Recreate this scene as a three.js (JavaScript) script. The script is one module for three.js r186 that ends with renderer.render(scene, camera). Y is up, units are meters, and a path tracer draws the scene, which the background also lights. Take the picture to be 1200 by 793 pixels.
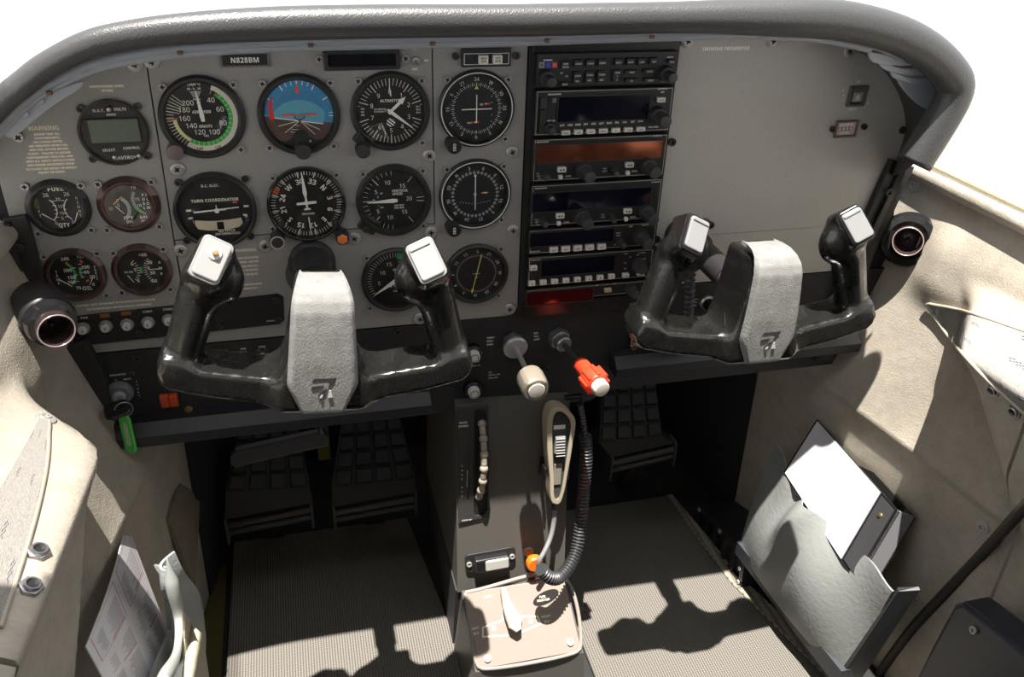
import * as THREE from 'three';
import { RoundedBoxGeometry } from 'three/addons/geometries/RoundedBoxGeometry.js';
import { mergeGeometries, mergeVertices, toCreasedNormals } from 'three/addons/utils/BufferGeometryUtils.js';
import { MarchingCubes } from 'three/addons/objects/MarchingCubes.js';

// ---------------------------------------------------------------- camera, sky, sun, exposure
const scene = new THREE.Scene();
const W = 1200, HH = 793, FOC = 1003.457, EYE = 1.03;
const YAW = 15.087 * Math.PI / 180, PITCH = 29.998 * Math.PI / 180, ROLL = 2.16 * Math.PI / 180;
const camera = new THREE.PerspectiveCamera(2 * Math.atan(HH / 2 / FOC) * 180 / Math.PI, W / HH, 0.02, 400);
camera.position.set(0, EYE, 0.9003);
const FWD = new THREE.Vector3(Math.sin(YAW) * Math.cos(PITCH), -Math.sin(PITCH), -Math.cos(YAW) * Math.cos(PITCH));
const RGT0 = new THREE.Vector3(Math.cos(YAW), 0, Math.sin(YAW));
const UP0 = new THREE.Vector3().crossVectors(RGT0, FWD);
const RGT = RGT0.clone().multiplyScalar(Math.cos(ROLL)).addScaledVector(UP0, Math.sin(ROLL));
const UPV = UP0.clone().multiplyScalar(Math.cos(ROLL)).addScaledVector(RGT0, -Math.sin(ROLL));
camera.quaternion.setFromRotationMatrix(new THREE.Matrix4().makeBasis(RGT, UPV, FWD.clone().negate()));
scene.add(camera);

scene.background = new THREE.Color().setRGB(1.2, 1.24, 1.3);      // bright hazy sky, burnt out in the photograph
const sun = new THREE.DirectionalLight(new THREE.Color().setRGB(1, 0.95, 0.87), 12);
sun.position.set(0.25 - 0.09 * 6, 0.6 + 6, 0.2 + 0.155 * 6);
sun.target.position.set(0.25, 0.6, 0.2);
sun.castShadow = true; sun.shadow.mapSize.set(2048, 2048);
Object.assign(sun.shadow.camera, { left: -2, right: 2, top: 2, bottom: -2, near: 0.1, far: 14 });
scene.add(sun, sun.target);
const renderer = new THREE.WebGLRenderer({ antialias: true });
renderer.toneMapping = THREE.LinearToneMapping;
renderer.toneMappingExposure = 1.25;
renderer.shadowMap.enabled = true;

// ---------------------------------------------------------------- helpers
const V = (x, y, z) => new THREE.Vector3(x, y, z);
let seed = 7;
const rnd = () => { seed = (seed * 1664525 + 1013904223) >>> 0; return seed / 4294967296; };
function ray(px, py) { return FWD.clone().multiplyScalar(FOC).addScaledVector(RGT, px - W / 2).addScaledVector(UPV, -(py - HH / 2)); }
function on(px, py, axis, v) { const d = ray(px, py), c = camera.position; return c.clone().addScaledVector(d, (v - c[axis]) / d[axis]); }
const pz = (px, py, z = 0) => on(px, py, 'z', z);                  // a pixel to the point it shows on the panel plane (z = 0) or one parallel to it
const pxx = (px, py, x) => on(px, py, 'x', x);
const pf = (px, py, y = 0) => on(px, py, 'y', y);

const used = new Map();
function numbered(n) { const k = used.get(n) ?? 0; used.set(n, k + 1); return k ? n + '_' + String(k).padStart(3, '0') : n; }
function shade(o) { o.castShadow = o.receiveShadow = true; return o; }
function thing(name, label, category, pos = V(0, 0, 0), group) {
  const o = new THREE.Group(); o.name = numbered(name); o.position.copy(pos); scene.add(o);
  o.userData = { label, category }; if (group) o.userData.group = group;
  return o;
}
function clean(g) {
  if (g.index) g = g.toNonIndexed();
  for (const k of Object.keys(g.attributes)) if (!['position', 'normal', 'uv'].includes(k)) g.deleteAttribute(k);
  if (!g.attributes.normal) g.computeVertexNormals();
  if (!g.attributes.uv) { const p = g.attributes.position, a = new Float32Array(p.count * 2); for (let i = 0; i < p.count; i++) { a[2 * i] = p.getX(i); a[2 * i + 1] = p.getY(i); } g.setAttribute('uv', new THREE.BufferAttribute(a, 2)); }
  return g;
}
const join = (l) => mergeGeometries(l.map(clean));
function part(name, geo, mat, parent, label) {
  const m = shade(new THREE.Mesh(Array.isArray(geo) ? join(geo) : geo, mat)); m.name = name; parent.add(m);
  if (label) m.userData.label = label;
  return m;
}
function single(name, geo, mat, label, category, group) {
  const m = shade(new THREE.Mesh(Array.isArray(geo) ? join(geo) : geo, mat)); m.name = numbered(name); scene.add(m);
  m.userData = { label, category }; if (group) m.userData.group = group;
  return m;
}
function structure(name, geo, mat) {
  const m = shade(new THREE.Mesh(Array.isArray(geo) ? join(geo) : geo, mat)); m.name = name; scene.add(m); m.userData = { kind: 'structure' }; return m;
}
const T = (g, x = 0, y = 0, z = 0, rx = 0, ry = 0, rz = 0) => { g.applyMatrix4(new THREE.Matrix4().makeRotationFromEuler(new THREE.Euler(rx, ry, rz)).setPosition(x, y, z)); return g; };
const box = (w, h, d, x = 0, y = 0, z = 0) => T(new THREE.BoxGeometry(w, h, d), x, y, z);
const rbox = (w, h, d, r, x = 0, y = 0, z = 0, s = 2) => T(new RoundedBoxGeometry(w, h, d, s, Math.min(r, w / 2.01, h / 2.01, d / 2.01)), x, y, z);
// a turned solid along +z from z0: pairs [radius, z]
const turn = (pts, n = 32) => T(new THREE.LatheGeometry(pts.map(([r, z]) => new THREE.Vector2(r, z)), n), 0, 0, 0, Math.PI / 2);
const cylz = (r0, r1, z0, z1, n = 28, c = 0.0006) => turn([[0, z0], [r0, z0], [r0, z0], [r1, z1 - c], [r1 - c, z1], [0, z1]], n);
function shapeOf(pts) { const s = new THREE.Shape(); pts.forEach(([x, y], i) => i ? s.lineTo(x, y) : s.moveTo(x, y)); s.closePath(); return s; }
function roundRect(w, h, r, x = 0, y = 0) {
  const s = new THREE.Shape(), a = x - w / 2, b = y - h / 2;
  s.moveTo(a + r, b); s.lineTo(a + w - r, b); s.quadraticCurveTo(a + w, b, a + w, b + r); s.lineTo(a + w, b + h - r); s.quadraticCurveTo(a + w, b + h, a + w - r, b + h);
  s.lineTo(a + r, b + h); s.quadraticCurveTo(a, b + h, a, b + h - r); s.lineTo(a, b + r); s.quadraticCurveTo(a, b, a + r, b); return s;
}
const circle = (r, x = 0, y = 0) => { const s = new THREE.Shape(); s.absarc(x, y, r, 0, Math.PI * 2); return s; };
function slab(shape, depth, z = 0, bevel = 0, cs = 16) {
  const g = new THREE.ExtrudeGeometry(shape, { depth: Math.max(1e-5, depth - 2 * bevel), bevelEnabled: bevel > 0, bevelThickness: bevel, bevelSize: bevel, bevelOffset: -bevel, bevelSegments: 2, curveSegments: cs });
  return T(g, 0, 0, z + bevel);
}
// a swept tube: points, radius as a number or function of 0..1, optional flattening
function sweep(pts, radius, seg = 60, rad = 12, closed = false, flat = [1, 1], caps = true) {
  const c = new THREE.CatmullRomCurve3(pts, closed, 'centripetal'), fr = c.computeFrenetFrames(seg, closed), pos = [], idx = [], uv = [];
  const L = c.getLength();
  for (let i = 0; i <= seg; i++) {
    const u = i / seg, p = c.getPointAt(u), r = typeof radius === 'function' ? radius(u) : radius, N = fr.normals[i % fr.normals.length], B = fr.binormals[i % fr.binormals.length];
    for (let j = 0; j <= rad; j++) {
      const a = j / rad * Math.PI * 2;
      const q = p.clone().addScaledVector(N, Math.cos(a) * r * flat[0]).addScaledVector(B, Math.sin(a) * r * flat[1]);
      pos.push(q.x, q.y, q.z); uv.push(u * L, j / rad * 2 * Math.PI * r);
      if (i < seg && j < rad) { const k = i * (rad + 1) + j; idx.push(k, k + rad + 1, k + 1, k + 1, k + rad + 1, k + rad + 2); }
    }
  }
  if (caps && !closed) for (const e of [0, seg]) {
    const p = c.getPointAt(e / seg), k = pos.length / 3; pos.push(p.x, p.y, p.z); uv.push(0, 0);
    for (let j = 0; j < rad; j++) { const a = e * (rad + 1) + j; e ? idx.push(a, k, a + 1) : idx.push(a, a + 1, k); }
  }
  const g = new THREE.BufferGeometry(); g.setAttribute('position', new THREE.Float32BufferAttribute(pos, 3)); g.setAttribute('uv', new THREE.Float32BufferAttribute(uv, 2)); g.setIndex(idx); g.computeVertexNormals();
  return g;
}
// a grid surface f(u,v) -> Vector3, with thickness along dir when given (closed all round); uv in metres
function sheet(f, nu, nv, thick = 0, uvs = [1, 1]) {
  const P = []; for (let i = 0; i <= nu; i++) for (let j = 0; j <= nv; j++) P.push(f(i / nu, j / nv));
  const pos = [], uv = [], idx = []; const at = (i, j) => i * (nv + 1) + j;
  P.forEach((p, k) => { pos.push(p.x, p.y, p.z); uv.push(Math.floor(k / (nv + 1)) / nu * uvs[0], (k % (nv + 1)) / nv * uvs[1]); });
  for (let i = 0; i < nu; i++) for (let j = 0; j < nv; j++) idx.push(at(i, j), at(i + 1, j), at(i, j + 1), at(i, j + 1), at(i + 1, j), at(i + 1, j + 1));
  let g = new THREE.BufferGeometry(); g.setAttribute('position', new THREE.Float32BufferAttribute(pos, 3)); g.setAttribute('uv', new THREE.Float32BufferAttribute(uv, 2)); g.setIndex(idx); g.computeVertexNormals();
  if (!thick) return g;
  const n = g.attributes.normal, N = P.length;
  const back = P.map((p, k) => p.clone().addScaledVector(V(n.getX(k), n.getY(k), n.getZ(k)), -thick));
  const bp = [], bi = []; back.forEach((p) => bp.push(p.x, p.y, p.z));
  for (let k = 0; k < idx.length; k += 3) bi.push(idx[k], idx[k + 2], idx[k + 1]);
  const b = new THREE.BufferGeometry(); b.setAttribute('position', new THREE.Float32BufferAttribute(bp, 3)); b.setAttribute('uv', new THREE.Float32BufferAttribute(uv, 2)); b.setIndex(bi); b.computeVertexNormals();
  const rim = []; for (let i = 0; i < nu; i++) rim.push([at(i, 0), at(i + 1, 0)]); for (let j = 0; j < nv; j++) rim.push([at(nu, j), at(nu, j + 1)]); for (let i = nu; i > 0; i--) rim.push([at(i, nv), at(i - 1, nv)]); for (let j = nv; j > 0; j--) rim.push([at(0, j), at(0, j - 1)]);
  const sp = []; for (const [a, c] of rim) for (const q of [P[a], back[a], P[c], P[c], back[a], back[c]]) sp.push(q.x, q.y, q.z);
  const s = new THREE.BufferGeometry(); s.setAttribute('position', new THREE.Float32BufferAttribute(sp, 3)); s.computeVertexNormals();
  return join([g, b, s]);
}
// uv from x,y over a rectangle
function uvRect(g, x0, y0, w, h) {
  const p = g.attributes.position, a = new Float32Array(p.count * 2);
  for (let i = 0; i < p.count; i++) { a[2 * i] = (p.getX(i) - x0) / w; a[2 * i + 1] = (p.getY(i) - y0) / h; }
  g.setAttribute('uv', new THREE.BufferAttribute(a, 2)); return g;
}
// ---- textures
function canvas(w, h, draw) {
  const c = document.createElement('canvas'); c.width = w; c.height = h; const x = c.getContext('2d'); draw(x, w, h);
  const t = new THREE.CanvasTexture(c); t.colorSpace = THREE.SRGBColorSpace; t.magFilter = THREE.LinearFilter; t.anisotropy = 8; return t;
}
function noiseTile(n, layers, lo = 0, hi = 1) {                    // tiling value noise, grey 0..255
  const acc = new Float32Array(n * n); let tot = 0;
  for (const [cells, amp] of layers) {
    const g = new Float32Array(cells * cells).map(() => rnd()); tot += amp;
    for (let y = 0; y < n; y++) for (let x = 0; x < n; x++) {
      const fx = x / n * cells, fy = y / n * cells, ix = Math.floor(fx), iy = Math.floor(fy), tx = fx - ix, ty = fy - iy, sx = tx * tx * (3 - 2 * tx), sy = ty * ty * (3 - 2 * ty);
      const q = (a, b) => g[(b % cells) * cells + a % cells];
      acc[y * n + x] += amp * ((q(ix, iy) * (1 - sx) + q(ix + 1, iy) * sx) * (1 - sy) + (q(ix, iy + 1) * (1 - sx) + q(ix + 1, iy + 1) * sx) * sy);
    }
  }
  return acc.map((v) => lo + (hi - lo) * v / tot);
}
function dataTex(arr, n, srgb, tint = [1, 1, 1]) {
  const d = new Uint8Array(n * n * 4);
  for (let i = 0; i < n * n; i++) { const v = Math.max(0, Math.min(255, arr[i] * 255)); d[4 * i] = v * tint[0]; d[4 * i + 1] = v * tint[1]; d[4 * i + 2] = v * tint[2]; d[4 * i + 3] = 255; }
  const t = new THREE.DataTexture(d, n, n); t.wrapS = t.wrapT = THREE.RepeatWrapping; t.magFilter = THREE.LinearFilter; t.minFilter = THREE.LinearMipmapLinearFilter; t.generateMipmaps = true; if (srgb) t.colorSpace = THREE.SRGBColorSpace; t.needsUpdate = true; return t;
}
const rep = (t, a, b = a) => { const c = t.clone(); c.repeat.set(a, b); c.needsUpdate = true; return c; };
const NZ_FINE = dataTex(noiseTile(256, [[128, 1], [64, 0.8], [32, 0.4]]), 256);
const NZ_LEATHER = dataTex(noiseTile(256, [[48, 1], [90, 0.7], [128, 0.4], [12, 0.3]]), 256);
const NZ_WEAR = dataTex(noiseTile(256, [[6, 1], [16, 0.7], [60, 0.5], [128, 0.3]], 0.25, 0.85), 256);
const NZ_COL = dataTex(noiseTile(256, [[8, 1], [30, 0.6], [128, 0.5]], 0.8, 1), 256, true);
const lin = (r, g, b) => new THREE.Color().setRGB(r, g, b);
const std = (r, g, b, rough = 0.6, o = {}) => new THREE.MeshStandardMaterial({ color: lin(r, g, b), roughness: rough, ...o });
const phys = (r, g, b, rough, o = {}) => new THREE.MeshPhysicalMaterial({ color: lin(r, g, b), roughness: rough, ...o });

const M = {
  black: std(0.014, 0.014, 0.015, 0.5), blackMatte: std(0.02, 0.02, 0.021, 0.75), knob: std(0.032, 0.032, 0.034, 0.5),
  bezel: std(0.022, 0.022, 0.023, 0.42), bezelGloss: std(0.012, 0.012, 0.013, 0.25), bronze: phys(0.1, 0.062, 0.054, 0.28, { metalness: 0.55 }),  // bronze: exhaust gauge's own tint; on the other black bezels a painted warm reflection
  steel: std(0.42, 0.42, 0.43, 0.35, { metalness: 0.9 }), screw: std(0.46, 0.45, 0.44, 0.42, { metalness: 0.45 }), screwDark: std(0.06, 0.06, 0.06, 0.45, { metalness: 0.5 }), brass: std(0.5, 0.36, 0.16, 0.35, { metalness: 0.9 }),
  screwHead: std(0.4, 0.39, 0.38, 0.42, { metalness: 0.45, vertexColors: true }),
  white: std(0.72, 0.72, 0.7, 0.5), needle: std(0.82, 0.82, 0.78, 0.6), orange: std(0.85, 0.16, 0.02, 0.4), button: std(0.62, 0.6, 0.58, 0.5),
  glass: phys(1, 1, 1, 0.02, { transmission: 1, thickness: 0, ior: 1.45 }),
  vinylBlack: std(0.022, 0.022, 0.024, 0.5, { bumpMap: rep(NZ_LEATHER, 12), bumpScale: 0.0006 }),
  frost: phys(0.6, 0.64, 0.7, 0.35, { transmission: 0.65, thickness: 0 }),
  grey: std(0.24, 0.235, 0.23, 0.6),
};
// ---- screws, shared geometry
const crossHole = (a, b) => shapeOf([[-a, -b], [-b, -b], [-b, -a], [b, -a], [b, -b], [a, -b], [a, b], [b, b], [b, a], [-b, a], [-b, b], [-a, b]]);
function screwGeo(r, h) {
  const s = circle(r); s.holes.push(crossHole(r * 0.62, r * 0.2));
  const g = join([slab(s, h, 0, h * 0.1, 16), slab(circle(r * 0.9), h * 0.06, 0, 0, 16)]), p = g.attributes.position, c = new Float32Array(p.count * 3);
  for (let i = 0; i < p.count; i++) { const recessShade = p.getZ(i) < h * 0.1 && Math.hypot(p.getX(i), p.getY(i)) < r * 0.92; c.fill(recessShade ? 0.08 : 1, 3 * i, 3 * i + 3); }   // recess shade painted into the floor of the cross
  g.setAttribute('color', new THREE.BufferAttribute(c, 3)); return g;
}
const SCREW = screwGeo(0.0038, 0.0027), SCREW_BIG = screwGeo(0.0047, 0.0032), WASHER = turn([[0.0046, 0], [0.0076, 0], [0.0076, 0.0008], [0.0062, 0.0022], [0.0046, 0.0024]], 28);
function screw(parent, x, y, z, mat = M.screw, big = false) {
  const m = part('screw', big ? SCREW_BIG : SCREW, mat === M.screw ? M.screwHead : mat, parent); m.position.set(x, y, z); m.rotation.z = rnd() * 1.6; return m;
}
// ---------------------------------------------------------------- the cabin shell
const XC = 0.252, SILL = 0.67, ROOF = 1.28;
const sst = (a, b, x) => { const t = Math.max(0, Math.min(1, (x - a) / (b - a))); return t * t * (3 - 2 * t); };
const lerp = (a, b, t) => a + (b - a) * t;
function half(y, z, swell = true) {                               // half width of the cabin, with the moulded armrest swelling
  const zc = Math.max(-0.45, Math.min(0.55, z)), t = Math.max(0, Math.min(1, y / SILL));
  const ridge = 0.455 + 0.17 * zc; let w = y > 0.365 ? lerp(ridge, 0.545 + 0.03 * zc, Math.pow((y - 0.365) / (SILL - 0.365), 0.85)) : lerp(0.468 + 0.17 * zc, ridge + 0.004, Math.max(0, y) / 0.365);
  if (swell) {
    const zf = 0.135 + (0.57 - y) * 0.86;
    w -= (0.05 + 0.2 * Math.max(0, y - 0.39)) * sst(0, 0.1, z - zf) * (1 - sst(0.555, 0.6, y)) * sst(0.372, 0.392, y);
    w -= 0.012 * sst(0.02, 0.09, z) * sst(0.52, 0.57, y) * (1 - sst(0.6, 0.66, y));
  }
  return w;
}
function onWall(side, px, py, off = 0) {                            // the point of the moulded side wall that a pixel shows
  const d = ray(px, py), c = camera.position; let a = 0, b = 4e-3;
  const inside = (t) => { const p = c.clone().addScaledVector(d, t); return side * (p.x - XC) < half(p.y, p.z) - off; };
  for (let t = 0; t < 4e-3; t += 4e-6) if (!inside(t)) { b = t; a = t - 4e-6; break; }
  for (let i = 0; i < 30; i++) { const m = (a + b) / 2; inside(m) ? a = m : b = m; }
  return c.clone().addScaledVector(d, b);
}
function wallNormal(side, p) { const e = 0.004, P = (y, z) => V(XC + side * half(y, z), y, z); const n = P(p.y + e, p.z).sub(P(p.y - e, p.z)).cross(P(p.y, p.z + e).sub(P(p.y, p.z - e))).normalize(); return n.x * side > 0 ? n.negate() : n; }
const cream = std(0.52, 0.465, 0.39, 0.55, { map: rep(NZ_COL, 3), bumpMap: rep(NZ_LEATHER, 16), bumpScale: 0.0005 });
const kickGrey = std(0.36, 0.325, 0.28, 0.6, { map: rep(NZ_COL, 3), bumpMap: rep(NZ_LEATHER, 16), bumpScale: 0.0004 });
const liner = std(0.014, 0.015, 0.018, 0.8, { bumpMap: rep(NZ_FINE, 20), bumpScale: 0.0006 });
const headliner = std(0.42, 0.4, 0.36, 0.8);
function wallPiece(side, z0, z1, y0, y1, nu, nv, thick = 0.02, off = 0, swell = true) {
  return sheet((u, v) => { const z = side > 0 ? lerp(z0, z1, u) : lerp(z1, z0, u), y = lerp(y0, y1, v); return V(XC + side * (half(y, z, swell) - off), y, z); }, nu, nv, thick, [z1 - z0, y1 - y0]);
}
const FZ = -0.13;                                     // where the black footwell lining ends, where the doors begin
for (const [side, n, DZ] of [[1, 'right', 0.325], [-1, 'left', 0.46]]) {
  const w = structure('wall_' + n, wallPiece(side, FZ, DZ, 0, SILL, 60, 110), cream);
  const l = part('footwell_lining', wallPiece(side, -0.45, FZ, 0, SILL, 8, 30, 0.02, 0.004, false), liner, w);
  const d = structure(side > 0 ? 'door_1' : 'door_2', wallPiece(side, DZ + 0.004, 2.0, 0, SILL, 60, 60), cream);
  part('door_seal', sweep((side > 0 ? [[1212, 582], [1195, 600], [1150, 650], [1110, 692], [1070, 735], [1040, 775], [1022, 803]].map(([a, b]) => onWall(side, a, b, 0.001)) : [0, 0.2, 0.4, 0.6].map((y) => V(XC + side * (half(y, DZ + 0.06) - 0.002), y, DZ + 0.06))), 0.0065, 50, 10), std(0.05, 0.045, 0.04, 0.6), d);
  structure(side > 0 ? 'trim_1' : 'trim_2', [
    sweep([-0.12, 0.3, 0.9, 2.0].map((z) => V(XC + side * (half(SILL, z) - 0.004), SILL + 0.004, z)), 0.011, 30, 12, false, [1, 1]),
  ], cream);
  structure(side > 0 ? 'trim_3' : 'trim_4', sweep([-0.12, 0.3, 0.9, 2.0].map((z) => V(XC + side * (half(SILL, z) + 0.012), SILL + 0.014, z)), 0.006, 30, 10), std(0.68, 0.62, 0.4, 0.6));
  const glassW = structure(side > 0 ? 'window_2' : 'window_3', sheet((u, v) => { const z = side > 0 ? lerp(-0.2, 2.0, u) : lerp(2.0, -0.2, u), y = lerp(SILL + 0.012, Math.min(ROOF, 1.0 + (z + 0.2) * 0.4), v); return V(XC + side * lerp(half(SILL, z) + 0.004, 0.5, v), y, z); }, 20, 4), M.glass);
  structure(side > 0 ? 'trim_5' : 'trim_6', sweep([V(XC + side * 0.56, SILL, 1.02), V(XC + side * 0.52, ROOF, 0.94)], 0.04, 8, 10), headliner);
}
structure('floor', box(1.2, 0.03, 2.5, XC, -0.015, 0.77), std(0.02, 0.02, 0.02, 0.9, { bumpMap: rep(NZ_FINE, 30), bumpScale: 0.001 }));
structure('wall_front', box(1.0, 0.72, 0.02, XC, 0.36, -0.46), liner);
structure('wall_rear', box(1.2, 0.72, 0.03, XC, 0.36, 2.015), headliner);
structure('ceiling', sheet((u, v) => V(XC + lerp(-0.52, 0.52, u), ROOF + 0.03 * (1 - (2 * u - 1) ** 2), lerp(2.02, 0.5, v)), 16, 4, -0.03), headliner);
structure('window_1', sheet((u, v) => { const b = Math.sin(v * Math.PI) * 0.05; return V(XC + lerp(-0.56, 0.56, u) * lerp(1, 0.94, v), lerp(0.72, ROOF, v) + b, lerp(-0.44, 0.5, v) - (1 - Math.abs(2 * u - 1) ** 2.5) * 0.06 * (1 - v)); }, 24, 12), M.glass);
for (const [side, n] of [[1, ''], [-1, '']]) single('wing', sheet((u, v) => { const ch = (u < 0.5 ? u * 2 : 2 - u * 2); return V(XC + side * lerp(0.5, 5.4, v), 1.33 + (u < 0.5 ? -0.06 : 0.1) * Math.sin(ch * Math.PI) ** 0.6, lerp(0.52, 2.1, u < 0.5 ? ch : ch)); }, 24, 4), std(0.7, 0.7, 0.68, 0.4), side > 0 ? 'unseen white high wing added to cut sky light, above the door next to the binder' : 'unseen white high wing added to cut sky light, above the door next to the checklist card', 'wing');  // out-of-view wings added to cut the sky light reaching the footwell
structure('ground', box(120, 0.1, 120, 0, -1.2, 0), std(0.32, 0.31, 0.295, 0.9));

// ---------------------------------------------------------------- two unseen front seats, added behind the camera to block light
for (const [x, l] of [[0.01, 'unseen charcoal cloth front seat facing the flight instruments'], [0.49, 'unseen charcoal cloth front seat facing the blank panel']]) {
  const t = thing('seat', l, 'seat', V(x, 0, 0.85)), cloth = std(0.06, 0.06, 0.065, 0.9), sc = V(0, 0, 0);
  part('cushion', rbox(0.42, 0.12, 0.42, 0.04, 0, 0.32, -0.02), cloth, t); part('backrest', T(rbox(0.42, 0.6, 0.1, 0.04), 0, 0.64, 0.26, 0.16), cloth, t); part('base', rbox(0.34, 0.24, 0.3, 0.02, 0, 0.135, 0), M.blackMatte, t); for (const s of [-1, 1]) part('floor_rail', rbox(0.025, 0.02, 0.5, 0.004, s * 0.15, 0.011, 0), M.screwDark, t);
}
// ---------------------------------------------------------------- floor mats
const matTex = (() => {                                            // woven rubber mat: fine raised grid
  const n = 64, a = new Float32Array(n * n), c = new Float32Array(n * n);
  for (let y = 0; y < n; y++) for (let x = 0; x < n; x++) { const gx = Math.abs(Math.sin(x / n * Math.PI * 8)), gy = Math.abs(Math.sin(y / n * Math.PI * 8)); a[y * n + x] = Math.min(1, gx ** 0.6) * (0.4 + 0.6 * gy ** 0.5); c[y * n + x] = 0.6 + 0.4 * a[y * n + x] ** 0.7; }
  return { b: dataTex(a, n), c: dataTex(c, n, true) };
})();
const matMat = std(0.205, 0.188, 0.165, 0.85, { map: rep(matTex.c, 33), bumpMap: rep(matTex.b, 33), bumpScale: 0.0016 });
const matEdge = std(0.34, 0.3, 0.24, 0.85, { map: rep(matTex.c, 10, 34), bumpMap: rep(matTex.b, 10, 34), bumpScale: 0.0016 });
function mat(name, label, poly) {                                  // poly in x,z
  const s = shapeOf(poly.map(([x, z]) => [x, -z]));
  const g = T(slab(s, 0.007, 0, 0.002), 0, 0, 0, -Math.PI / 2);
  const o = thing(name, label, 'mat', V(0, 0.0005, 0), 'ribbed rubber footwell mats');
  part('mat_surface', g, matMat, o);
  return o;
}
const mR = mat('floor_mat', 'ribbed grey rubber floor mat in the footwell, striped by sun and the yoke shadow', [[0.345, -0.2], [0.6, -0.2], [0.618, 0.02], [0.70, 0.33], [0.345, 0.33]]);
part('edging', T(slab(shapeOf([[0.600, 0.2], [0.618, -0.02], [0.70, -0.33], [0.735, -0.33], [0.642, -0.02], [0.612, 0.2]]), 0.009, 0, 0.002), 0, 0, 0, -Math.PI / 2), matEdge, mR, 'ribbed beige edging strip');
mat('floor_mat', 'ribbed dark rubber floor mat below the twin rudder pedals, almost all in shade', [[-0.16, -0.24], [0.13, -0.24], [0.165, 0.05], [0.165, 0.33], [-0.165, 0.33]]);
single('carpet_strip', box(0.03, 0.004, 0.34, -0.185, 0.002, -0.02), std(0.11, 0.095, 0.025, 0.9, { bumpMap: rep(NZ_FINE, 8), bumpScale: 0.001 }), 'narrow strip of yellow carpet beside the shaded floor mat', 'carpet');

// ---------------------------------------------------------------- instrument panel plates
const PX0 = -0.285, PY0 = EYE - 0.507, PWD = 0.535, PHT = 0.365;   // sheet of print for the left half of the panel
function printSheet(x0, y0, w, h, S, base, draw) {
  return canvas(Math.round(w * S), Math.round(h * S), (c, cw, ch) => {
    c.fillStyle = base; c.fillRect(0, 0, cw, ch);
    for (let i = 0; i < cw * ch / 40; i++) { const a = rnd(); c.fillStyle = a > 0.5 ? 'rgba(255,250,240,0.03)' : 'rgba(0,0,0,0.035)'; c.fillRect(rnd() * cw, rnd() * ch, 2 + rnd() * 3, 2 + rnd() * 2); }
    const put = (px, py, s, mm, o = {}) => {                        // text at a photo pixel, size in mm
      const p = pz(px, py, o.z ?? 0); c.save(); c.translate((p.x - x0) * S, (y0 + h - p.y) * S); c.rotate(o.rot ?? 0); c.scale(o.sx ?? 1, 1);
      c.fillStyle = o.col ?? '#fbefd6'; c.font = (o.w ?? 'bold ') + (mm / 1000 * S * 1.52) + 'px sans-serif'; c.textAlign = o.align ?? 'center'; c.textBaseline = 'middle'; c.fillText(s, 0, 0); c.restore();
    };
    const line = (pts, mm, col = '#b9b09c') => { c.strokeStyle = col; c.lineWidth = mm / 1000 * S; c.beginPath(); pts.forEach(([a, b], i) => { const p = pz(a, b); const X = (p.x - x0) * S, Y = (y0 + h - p.y) * S; i ? c.lineTo(X, Y) : c.moveTo(X, Y); }); c.stroke(); };
    draw(put, line, c);
  });
}
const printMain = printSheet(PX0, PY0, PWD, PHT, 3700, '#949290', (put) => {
  put(125, 101, 'MANEUVERING SPEED', 1.9); put(126, 106, '99 KIAS', 1.9);
  put(51, 150, 'WARNING', 4.0, { w: '', col: '#f2e6cc' });
  const L = ['ASSURE THAT ALL', 'CONTAMINANTS,', 'INCLUDING WATER', 'ARE REMOVED FROM FUEL', 'AND FUEL SYSTEM BEFORE', 'FLIGHT.  FAILURE TO ASSURE', 'CONTAMINANT FREE FUEL AND', 'HEED ALL SAFETY INSTRUCTIONS', 'AND OWNER ADVISORIES PRIOR', 'TO FLIGHT CAN RESULT IN BODILY', 'INJURY OR DEATH.'];
  L.forEach((s, i) => put(55 + i * 0.6, 157.3 + i * 4.45, s, 2.0, { sx: 0.92 }));
  put(486, 57, 'TST', 1.9); put(500, 71, 'BRT', 1.9); put(486, 81, 'DIM', 1.9);
  put(288, 293, 'WARNING', 3.2, { w: '' });
  ['MUST BE LOCKED IN POSITION', 'BEFORE TAKEOFF AND LANDING.  FAILURE', 'TO LOCK SEAT AND HEED ALL', 'SAFETY INSTRUCTIONS CAN RESULT IN BODILY', 'INJURY OR DEATH.'].forEach((s, i) => put(303, 304 + i * 4.9 - 3, s, 1.9, { align: 'right', sx: 0.9 }));
  put(307, 332, 'COWL COVER MUST BE REMOVED WHEN', 1.9, { align: 'right', sx: 0.9 }); put(303, 337, 'OUTSIDE AIR TEMPERATURE IS ABOVE 20° F', 1.9, { align: 'right', sx: 0.9 });
  put(136, 354.5, 'WARNING:  PITOT HEATER MUST BE ON WHEN OPERATING BELOW', 1.9, { sx: 0.88, rot: -0.01 }); put(140, 359.5, '40°F IN INSTRUMENT METEOROLOGICAL CONDITIONS', 1.9, { sx: 0.88, rot: -0.01 });
});
const mainPaint = new THREE.MeshStandardMaterial({ map: printMain, roughness: 0.55, bumpMap: rep(NZ_FINE, 22, 15), bumpScale: 0.00025 });
const panel = thing('instrument_panel', 'grey painted aircraft instrument panel of bolted plates under the black glareshield', 'panel');
function panelPlate(name, poly, mat, rect, z = 0, th = 0.003) {
  const g = slab(shapeOf(poly), th, z - th, 0.0005); uvRect(g, ...rect); return part(name, g, mat, panel);
}
const MR = [PX0, PY0, PWD, PHT], Y = (v) => EYE + v;
const gx = 0.0006;
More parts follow.
